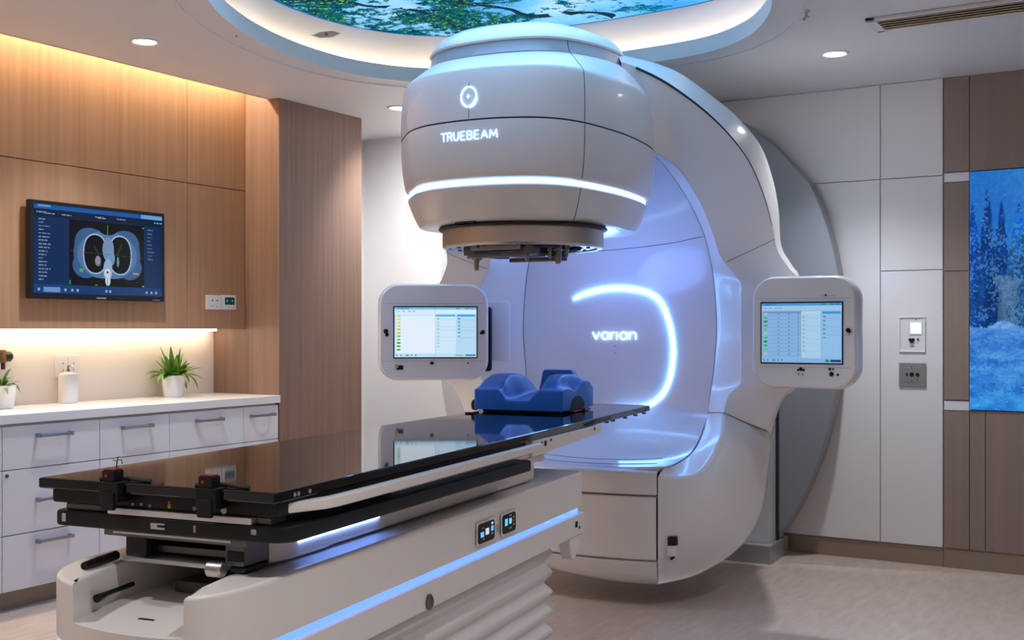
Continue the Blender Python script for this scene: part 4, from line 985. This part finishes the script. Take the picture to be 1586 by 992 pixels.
def monitor(label, loc, rz, w, h, d, sx0, sx1, sz0, sz1, left, strength):
    t = thing('touch_monitor', label, 'monitor', loc, rz, None, False)
    n = 2.0
    def outline(s, dz=0): # rounded shape with gently bowed edges
        pts = rrect(-w/2*s, w/2*s, -h/2*s+.012, h/2*s-.012, .09*s, 10)
        return [(x, z+.014*(1-(2*x/w)**2)*(1 if z > 0 else -1)) for x, z in pts]
    mb = MB(); layers = [(.0, .935), (.0, .965), (.005, .985), (.018, 1.0), (.045, 1.012), (.07, 1.016), (.075, 1.008), (.08, 1.016), (d-.05, 1.01), (d-.012, .965), (d, .93)]
    rows = [[(x, y, z) for x, z in outline(s)] for y, s in layers]
    k = len(rows[0]); vs = [p for r_ in rows for p in r_]; fs = []
    for i in range(len(rows)-1):
        for j in range(k): fs.append((i*k+j, i*k+(j+1) % k, (i+1)*k+(j+1) % k, (i+1)*k+j))
    fs += [tuple(range(k)), tuple((len(rows)-1)*k+j for j in range(k))]
    MB().add(vs, fs).build('housing', WHITE, t, ang=30)
    MB().box(sx0-.006, sx1+.006, -.003, .004, sz0-.006, sz1+.006, .001, 1).build('screen_bezel', BLACK, t)
    picture('screen', sx0, sx1, sz0, sz1, ui(left), strength, t, -.0036)
    # fine joints of the front cover
    for z in (sz1+.02, sz0-.02): MB().box(-w/2+.02, w/2-.02, -.0006, .002, z-.0006, z+.0006).build('cover_joint', GREYP, t, False)
    def btn(x, z, r, sy=1.): MB().lathe([(r, -.004), (r, .002)], (x, z), 14, sy=sy, axis='y').build('button', BLACK, t)
    if left:
        for x, z, r in ((-w/2+.035, .005, .012), (-w/2+.04, -.012, .009), (w/2-.028, .0, .011), (w/2-.036, -.004, .007)): btn(x, z, r)
        btn(-.01, sz0-.03, .010, .8)
        MB().box(-.192, -.178, -.003, .002, sz0-.062, sz0-.035, .001).build('label', mat('yellow_label', rgb(190, 180, 120), .5), t)
        MB().box(-.176, -.152, -.003, .002, sz0-.062, sz0-.040, .003).build('button', BLACK, t)
        MB().box(-.184, -.176, -.0035, .002, sz0-.064, sz0-.052, .001).build('button', BLACK, t)
        btn(.17, sz0-.03, .004)
    else:
        for x, z, r in ((w/2-.032, .01, .010), (w/2-.028, .006, .008)): btn(x, z, r)
        MB().tube([(w/2-.045, -.002, -.008), (w/2-.03, -.002, -.012), (w/2-.016, -.002, .0), (w/2-.018, -.002, .014)], .0012, 6).build('button_outline', GREYP, t)
        for x, z, r in ((-.008, sz0-.028, .008), (-.020, sz0-.032, .005), (.004, sz0-.032, .005), (.118, sz0-.026, .006), (.132, sz0-.026, .004), (.125, sz0-.048, .010), (.152, sz0-.050, .005), (-.018, sz0-.05, .0025), (0, sz0-.052, .0025)): btn(x, z, r)
        MB().box(.08, .14, -.001, .002, sz1+.03, sz1+.0315).build('cover_joint', GREYP, t, False); btn(.1, sz1+.034, .004)
    return t
mp_ = ISO+GX*1.073+GY*.60+UP*1.285
MON_R = monitor('white touch screen monitor on the shoulder by the white wall panels', tuple(mp_), GA, .455, .50, .19, -.182, .169, -.133, .129, False, .62)
MB().box(-.26, -.10, .17, .283, -.19, .19, .02).build('mount_block', WHITE, MON_R)
lp_ = CAM+ray(672, 515)*5.7
MON_L = monitor('white touch screen monitor facing the room before the bright white wall', tuple(lp_), YAW+math.radians(6), .545, .487, .13, -.195, .212, -.124, .124, True, .72)
MB().box(.17, .30, .09, .26, -.20, .13, .015).build('mount_block', BLACK, MON_L)
MB().box(.26, .40, .16, .34, -.15, .16, .01).build('mount_plate', WHITE, MON_L)

# ================================================================== TREATMENT COUCH
KA = math.radians(8.0)
KX = np.array([math.cos(KA), math.sin(KA), 0]); KY = np.array([-math.sin(KA), math.cos(KA), 0])
TC = thing('treatment_couch', 'long treatment couch with glossy black top on a white base', 'treatment couch', tuple(ISO), KA, None, False)
# glossy top, slightly narrower towards the machine
top = [(-.168, -2.575), (.492, -2.575), (.495, -2.55), (.462, -.39), (.445, .44), (.437, .468), (-.118, .535), (-.128, .50), (-.168, -2.55)]
MB().prism(top, .925, .95, 'z', .004, 2).build('tabletop', GLOSSB, TC, False)
MB().box(-.158, .482, -2.545, -2.44, .8885, .9245, .006).build('end_block', BLACK, TC)
MB().prism([(-.13, -2.52), (.47, -2.52), (.44, -.45), (-.11, -.40)], .893, .9245, 'z').build('top_frame', BLACKM, TC, False)
# side rails
for sx in (1, -1):
    r0 = [(.472, -2.485), (.480, -2.51), (.524, -2.415), (.530, -2.37), (.530, -2.2), (.512, -1.06), (.488, -1.06), (.500, -2.2), (.500, -2.38)]
    if sx < 0: r0 = [(-.34-x*-1-.0 if False else .325-x, y) for x, y in r0]
    MB().prism(r0, .8945, .919, 'z', .004).build('side_rail', CREAM, TC)
MB().box(-.10, .463, -1.06, -.36, .893, .9245, .006).build('carriage_beam', CREAM, TC)
pts = [(-1.06, .934-.01), (-.33, .9235), (-.345, .893), (-1.06, .868)]
MB().prism([(y, z) for y, z in pts], .463, .475, 'x', .003).build('beam_side_plate', CREAM, TC)
for k, (y, z, w, h) in enumerate(((-1.03, .905, .008, .02), (-.99, .905, .02, .018), (-.955, .906, .018, .018), (-.90, .913, .012, .008), (-.43, .914, .010, .012))):
    MB().box(.4745, .4775, y, y+w, z-h/2, z+h/2, .001).build('beam_marking', BLACK, TC)
# long black tray and lower grey carriage
MB().prism(rrect(-.145, .515, -2.56, -1.16, [.02, .02, .03, .055]), .8375, .873, 'z', .006).build('lower_tray', BLACK, TC)
MB().box(.02, .42, -2.556, -2.30, .8735, .8885, .002).build('silver_slide', mat('bright_aluminium', (.75, .75, .76), .3, .6), TC)
MB().box(.42, .46, -2.54, -2.48, .8725, .889, .003).build('slide_catch', DSTEEL, TC)
MB().box(-.12, -.0, -2.54, -2.47, .8725, .889, .004).build('slide_catch', DSTEEL, TC)
MB().box(-.08, .455, -2.0, -.98, .866, .893, .004).build('upper_carriage', CREAM, TC)
MB().prism(rrect(-.06, .395, -2.30, -.82, [.04, .04, .10, .06]), .762, .837, 'z', .014, 3).build('lower_carriage', CREAM, TC)
MB().prism([(.402-.02, -2.2), (.36, -2.38), (.365, -2.42), (.378, -2.43), (.390, -2.41), (.396, -2.36), (.396, -2.2)], .762, .8365, 'z', .008, 3).build('carriage_skirt', CREAM, TC)
MB().box(.394, .4000, -2.34, -1.96, .7975, .802, .001).build('carriage_light', BLED, TC, False)
for y, z, r in ((-1.22, .822, .011), (-1.45, .81, .004), (-1.10, .826, .012)): MB().lathe([(r, .394), (r, .400)], (y, z), 14, axis='x').build('carriage_screw', DSTEEL, TC)
for y, w in ((-1.75, .04), (-1.70, .02), (-1.6, .012), (-1.93, .015)): MB().box(.3945, .3965, y, y+w, .80, .804).build('carriage_marking', GREYP, TC, False)
for y, z in ((-.90, .874), (-.94, .848)): MB().box(.36, .44, y-.08, y+.08, z-.012, z+.012, .006).build('carriage_bracket', CREAM, TC)
# mechanism under the head end
MB().box(.0, .40, -2.545, -2.0, .822, .837, .002).build('slide_plate', DSTEEL, TC)
MB().box(.03, .36, -2.548, -2.0, .8285, .8345, .001).build('silver_strip', ALU, TC)
MB().box(.055, .115, -2.535, -2.1, .775, .823, .004).build('slide_block', BLACKM, TC)
MB().box(.335, .385, -2.535, -2.44, .775, .823, .004).build('slide_block', mat('grey_block', (.14, .15, .17), .4, .4), TC)
MB().box(.34, .385, -2.5365, -2.53, .785, .81, .003).build('block_recess', BLACK, TC)
MB().box(.115, .335, -2.50, -2.1, .783, .80, .002).build('slide_core', DSTEEL, TC)
MB().box(.055, .345, -2.545, -2.05, .766, .7765, .002).build('silver_plate', ALU, TC)
MB().lathe([(.014, .308), (.018, .312), (.018, .345), (.014, .349)], (-2.558, .771), 16, axis='x').build('hinge', STEEL, TC)
MB().box(.345, .385, -2.53, -2.44, .760, .772, .003).build('slide_strip', BLACKM, TC)
MB().tube([(.026, -2.635, .768), (.020, -2.585, .769), (.014, -2.52, .771)], [.009, .011, .011], 10).build('release_lever', BLACK, TC)
# front face details
for x, z, r, mm in ((.03, .9, .006, STEEL), (.085, .897, .004, GREYP), (.11, .899, .004, GREYP), (.135, .897, .004, GREYP), (.19, .899, .005, LEAFY), (.19, .907, .004, RED), (.26, .898, .005, GREYP), (.34, .899, .008, ALU), (.345, .908, .004, ALU)):
    MB().lathe([(r, -2.546), (r, -2.54)], (x, z), 12, axis='y').build('front_marking', mm, TC)
for x, z, w, h, mm in ((.17, .855, .04, .014, ALU), (.18, .856, .022, .007, BLACK), (.273, .856, .006, .016, GREYP), (-.105, .858, .012, .02, ALU), (.43, .860, .014, .012, GREYP)):
    MB().box(x-w/2, x+w/2, -2.5625-(.0006 if mm is BLACK else 0), -2.559, z-h/2, z+h/2, .002).build('tray_marking', mm, TC)
for y in (-2.50, -2.485, -2.44): MB().lathe([(.005, .488), (.005, .4955)], (y, .937), 10, axis='x').build('edge_button', ALU, TC)
for y in (-.2, -.12, .05, .2, .33): MB().box(.44, .4565, y, y+.012, .918, .926, .001).build('edge_bolt', DSTEEL, TC)
# red-topped clamps on the end edge
for (x, twig) in ((.052, True), (.322, False)):
    cl_ = MB().box(x-.024, x+.03, -2.592, -2.545, .905, .9535, .005).box(x-.016, x+.022, -2.597, -2.585, .889, .93, .003).build('edge_clamp', BLACK, TC)
    MB().box(x-.019, x+.017, -2.588, -2.555, .9535, .978, .003).build('clamp_switch', BLACK, cl_)
    MB().box(x-.016, x+.014, -2.585, -2.558, .978, .981, .0012).build('red_button', mat('dull_red_button', rgb(130, 30, 30), .4), cl_)
    MB().lathe([(.0035, -2.5892), (.0035, -2.587)], (x-.006, .966), 12, axis='y').build('red_mark', RED, cl_)
    MB().tube([(x-.045, -2.565, .9545), (x-.02, -2.55, .956), (x+.03, -2.545, .956), (x+.07, -2.555, .955), (x+.09, -2.55, .9545)], .005, 8).build('clamp_strap', BLACKM, cl_)
    if twig:
        MB().tube([(x+.004, -2.566, .980), (x+.006, -2.566, .996), (x+.010, -2.566, 1.008)], .0016, 6).tube([(x+.008, -2.566, 1.0), (x+.018, -2.566, 1.002), (x+.022, -2.566, .992)], .0013, 6).tube([(x+.006, -2.566, .998), (x-.006, -2.566, 1.0)], .0013, 6).build('wire_hook', mat('brass_wire', rgb(120, 104, 50), .4, .6), cl_)
# white base
def plan(ins=0., y1=-.47, yfar_r=.03, xr=.462, xl=-.10):
    o = []
    xr_, xl_ = xr-ins, xl+ins
    # front end: rounded nose
    fr_ = [(xl_, -2.30), (xl_+.004, -2.45), (xl_+.025, -2.57), (xl_+.075, -2.665), (xl_+.16, -2.725), (xl_+.29, -2.765), (xl_+.42, -2.77), (xr_-.06, -2.745), (xr_-.015, -2.68), (xr_, -2.58), (xr_, -2.42)]
    fr_ = [(x, y+ins) for x, y in fr_]
    o += [tuple(p) for p in cr(fr_, 4)]
    o += [(xr_-.012, y1-ins-yfar_r), (xr_-.012-yfar_r*.3, y1-ins-yfar_r*.3), (xr_-.012-yfar_r, y1-ins), (xl_+yfar_r, y1-ins), (xl_+yfar_r*.3, y1-ins-yfar_r*.3), (xl_, y1-ins-yfar_r)]
    return o
ZB = .757
po = plan(); NX0, NX1, NYB = .095, .395, -2.30
# upper part with the notch cut into the nose
fi = [i for i, p in enumerate(po) if p[1] < -2.6 and NX0 < p[0] < NX1]
def yat(x):
    f = sorted([p for p in po if p[1] < -2.5]); return float(np.interp(x, [p[0] for p in f], [p[1] for p in f]))
up_ = po[:fi[0]]+[(NX0, yat(NX0)), (NX0-.018, -2.69), (NX0-.035, -2.64), (NX0-.065, -2.53), (NX0-.07, -2.1), (NX1-.03, -2.1), (NX1-.052, -2.42), (NX1-.05, -2.54), (NX1-.03, -2.66), (NX1, yat(NX1))]+po[fi[-1]+1:]
MB().prism(plan(), .625, .672, 'z').prism(up_, .672, ZB, 'z', .010, 3, False, True, True).build('base_body', CREAM, TC, ang=38)
MB().box(.10, .30, -2.42, -2.12, .6725, .70, .004).build('notch_rail', DSTEEL, TC)
MB().tube([(.082, -2.655, .705), (.062, -2.60, .703), (.046, -2.50, .702)], [.010, .006, .006], 8).build('notch_cable', BLACK, TC)
MB().box(.20, .24, -2.66, -2.652, .6722, .6735).build('notch_mark', BLACK, TC, False)
MB().prism(plan(.012), .600, .626, 'z').build('base_light_strip', mat('blue_strip', (.1, .2, .6), .3, emit=(.13, .28, 1.), estr=1.15), TC, ang=30)
for k, y in enumerate((-.56, -.70, -.83, -.98, -1.13, -1.28)):
    MB().box(.4375, .4405, y-.035, y+.035, .609, .618, .001).build('strip_led', BLEDS, TC, False)
MB().prism(plan(-.004, -.46), .522, .600, 'z', .006).build('base_lower_rim', CREAM, TC, ang=40)
# far lug on the rim
MB().prism([(-.62, .522), (-.462, .522), (-.470, .505), (-.535, .455), (-.575, .430), (-.60, .440), (-.62, .49)], .40, .447, 'x', .006).build('rim_lug', CREAM, TC)
MB().box(.4535, .458, -.585, -.565, .555, .578, .002).build('rim_port', BLACK, TC)
MB().box(.4535, .4575, -.545, -.535, .545, .555, .001).build('rim_port', DSTEEL, TC)
MB().lathe([(.016, .462), (.018, .468), (.012, .474), (.008, .475)], (-1.80, .545), 18, sy=1.3, axis='x').build('rim_knob', DSTEEL, TC)
# bellows
pr = []; z = .522; rows = []; pitch = .072
npl = 8
lv = []
for i in range(int(.515/pitch*6)+1):
    zz = .519-i*pitch/6
    if zz < .012: break
    ph = (i % 6)/6.; am = [.0, .008, .020, .026, .020, .008][i % 6]
    lv.append((zz, am))
lv.append((.001, 0.))
vs = []; k = None
for zz, am in lv:
    pl = plan(.062-am, -.66+am*0+.0, .02); k = len(pl); vs += [(x, y, zz) for x, y in pl]
fs = [(i*k+j, i*k+(j+1) % k, (i+1)*k+(j+1) % k, (i+1)*k+j) for i in range(len(lv)-1) for j in range(k)]
fs += [tuple(range(k)), tuple((len(lv)-1)*k+j for j in range(k))]
MB().add(vs, fs).build('bellows', CREAM, TC, ang=60)
# control panels on the side
def cpanel(y0, y1, icons):
    f = MB().prism(rrect(y0-.006, y1+.018, .640, .712, .008), .4605, .4632, 'x', .002).build('control_recess', WHITE2, TC)
    c = MB().prism(rrect(y0, y1, .646, .707, .012), .4625, .4665, 'x', .002).build('control_panel', BLACK, TC)
    for y, z, w, h, mm in icons: MB().box(.466, .4675, y0+y-w/2, y0+y+w/2, .646+z-h/2, .646+z+h/2, .0008).build('button', mm, c)
IB = glow('icon_blue', (.10, .38, .9), 1.2); IW = glow('icon_white', (.7, .75, .8), .7); IY = mat('amber_icon', rgb(190, 150, 70), .4)
cpanel(-1.475, -1.355, ((.025, .027, .022, .016, IB), (.062, .032, .024, .02, IW), (.10, .036, .016, .016, IB), (.10, .052, .012, .007, IW), (.03, .047, .012, .006, GREYP), (.035, .012, .012, .006, GREYP), (.098, .02, .012, .007, GREYP)))
cpanel(-1.29, -1.185, ((.025, .036, .02, .022, IB), (.058, .036, .02, .018, IB), (.085, .045, .012, .006, IY), (.085, .034, .012, .006, IY), (.085, .022, .012, .006, IY), (.058, .014, .02, .006, GREYP), (.058, .054, .02, .006, GREYP)))
MB().box(.4608, .4622, -1.335, -1.331, .66, .685).build('panel_mark', GREYP, TC, False); MB().box(.4608, .4622, -1.322, -1.318, .66, .685).build('panel_mark', GREYP, TC, False)

# ================================================================== BLUE HEAD REST
HR = thing('head_rest', 'blue moulded head rest with a hollow, lying on the black couch top', 'head rest', tuple(ISO+UP*.95), KA, None, False)
hx0, hx1, hy0, hy1, hz = -.130, .268, -.228, .168, .012
def hh(s, t):
    sm = lambda a, b, v: (lambda q: q*q*(3-2*q))(max(0, min(1, (v-a)/(b-a))))
    ridge = np.interp(t, (0, .10, .25, .42, .62, .80, 1.), (.084, .092, .118, .138, .143, .138, .112))
    edge = np.interp(t, (0, .12, .25, .42, .58, .74, .86, 1.), (.084, .090, .088, .076, .092, .114, .112, .084))
    q = abs(s-.5)
    e_ = sm(.33, .49, q) if s > .5 else 0.
    top_ = ridge*(1-e_)+edge*e_
    tt = sm(.12, .45, t); dip = sm(.26-.05*tt, .39-.02*tt, s)*(1-sm(.60-.02*tt, .75-.05*tt, s))
    floor_ = .040+.016*sm(.2, .8, t)
    h = top_*(1-dip)+floor_*dip
    if t > .80:
        post = sm(.40, .46, s)*(1-sm(.78, .84, s))*sm(.80, .86, t)
        h = h*(1-post)+.158*post
    return h
ns, nt_ = 56, 48; rows = []
def pt(s, t): 
    rr = 1.
    return (hx0+(hx1-hx0)*s, hy0+(hy1-hy0)*t)
verts = []; idx = {}
mbh = MB(); top_rows = [[(pt(i/ns, j/nt_)[0], pt(i/ns, j/nt_)[1], hz+hh(i/ns, j/nt_)) for i in range(ns+1)] for j in range(nt_+1)]
bot_rows = [[(p[0], p[1], hz) for p in r] for r in top_rows]
bm = bmesh.new()
tv_ = [[bm.verts.new(p) for p in r] for r in top_rows]
bv_ = {}
for j in range(nt_+1):
    for i in range(ns+1):
        if i in (0, ns) or j in (0, nt_): bv_[(i, j)] = bm.verts.new(bot_rows[j][i])
for j in range(nt_):
    for i in range(ns): bm.faces.new((tv_[j][i], tv_[j][i+1], tv_[j+1][i+1], tv_[j+1][i]))
loop = [(i, 0) for i in range(ns)]+[(ns, j) for j in range(nt_)]+[(i, nt_) for i in range(ns, 0, -1)]+[(0, j) for j in range(nt_, 0, -1)]
rim = []
for a, b in zip(loop, loop[1:]+loop[:1]):
    f_ = bm.faces.new((tv_[a[1]][a[0]], tv_[b[1]][b[0]], bv_[b], bv_[a]))
bm.faces.new([bv_[a] for a in loop])
bmesh.ops.recalc_face_normals(bm, faces=bm.faces[:])
rim_e = []
lset = set(loop)
for a, b in zip(loop, loop[1:]+loop[:1]):
    e = bm.edges.get((tv_[a[1]][a[0]], tv_[b[1]][b[0]])); rim_e.append(e)
for c_ in ((0, 0), (ns, 0), (ns, nt_), (0, nt_)): rim_e.append(bm.edges.get((tv_[c_[1]][c_[0]], bv_[c_])))
bmesh.ops.bevel(bm, geom=rim_e, offset=.009, segments=3, profile=.5, affect='EDGES', clamp_overlap=True)
mbh.bm(bm); mbh.build('cushion', BLUEC, HR, ang=60)
ar = [(-.126+.0, 0.0), (-.122, .03), (-.10, .05), (-.06, .058), (-.02, .056), (.02, .04), (.04, .0)]
ar = [(-.125, hz-.001), (-.118, .036), (-.092, .058), (-.045, .067), (.0, .058), (.034, .036), (.044, hz-.001)]
MB().prism([tuple(p) for p in cr(ar, 4)], .25, .2705, 'x').build('opening_shade', BLACKM, HR)  # black arch plate stands in for the shaded hollow of an opening
MB().box(-.10, .25, -.205, .15, .0005, hz, .002).build('base_plate', BLACK, HR)
MB().box(.15, .285, -.13, -.02, .002, .009, .002).build('red_clip', mat('dark_red_plastic', rgb(120, 40, 44), .4), HR)
MB().box(.15, .295, -.02, .05, .002, .012, .002).build('red_clip', mat('dark_red_plastic', rgb(120, 40, 44), .4), HR)
MB().lathe([(.022, -.165), (.024, -.160), (.024, -.150), (.022, -.145)], (-.16, .0245), 20, axis='x').build('locking_wheel', BLACK, HR)
MB().box(.088, .135, .095, .112, .113, .135, .002).build('post_emblem', BLACK, HR)
tag(MB().box(0, .035, -.012, .012, 0, .006, .002).box(.03, .05, -.006, .006, 0, .004, .001).build('index_peg', BLACK), 'tiny black peg on the couch top left of the blue head rest', 'peg').location = tuple(ISO+KX*-.115+KY*-.335+UP*.9503)

# ------------------------------------------------------------------ world
w = bpy.data.worlds.new('world'); sc.world = w; w.use_nodes = True
w.node_tree.nodes['Background'].inputs[0].default_value = (.5, .5, .55, 1); w.node_tree.nodes['Background'].inputs[1].default_value = .02
for o in bpy.data.objects:
    if '_off' in o: del o['_off']
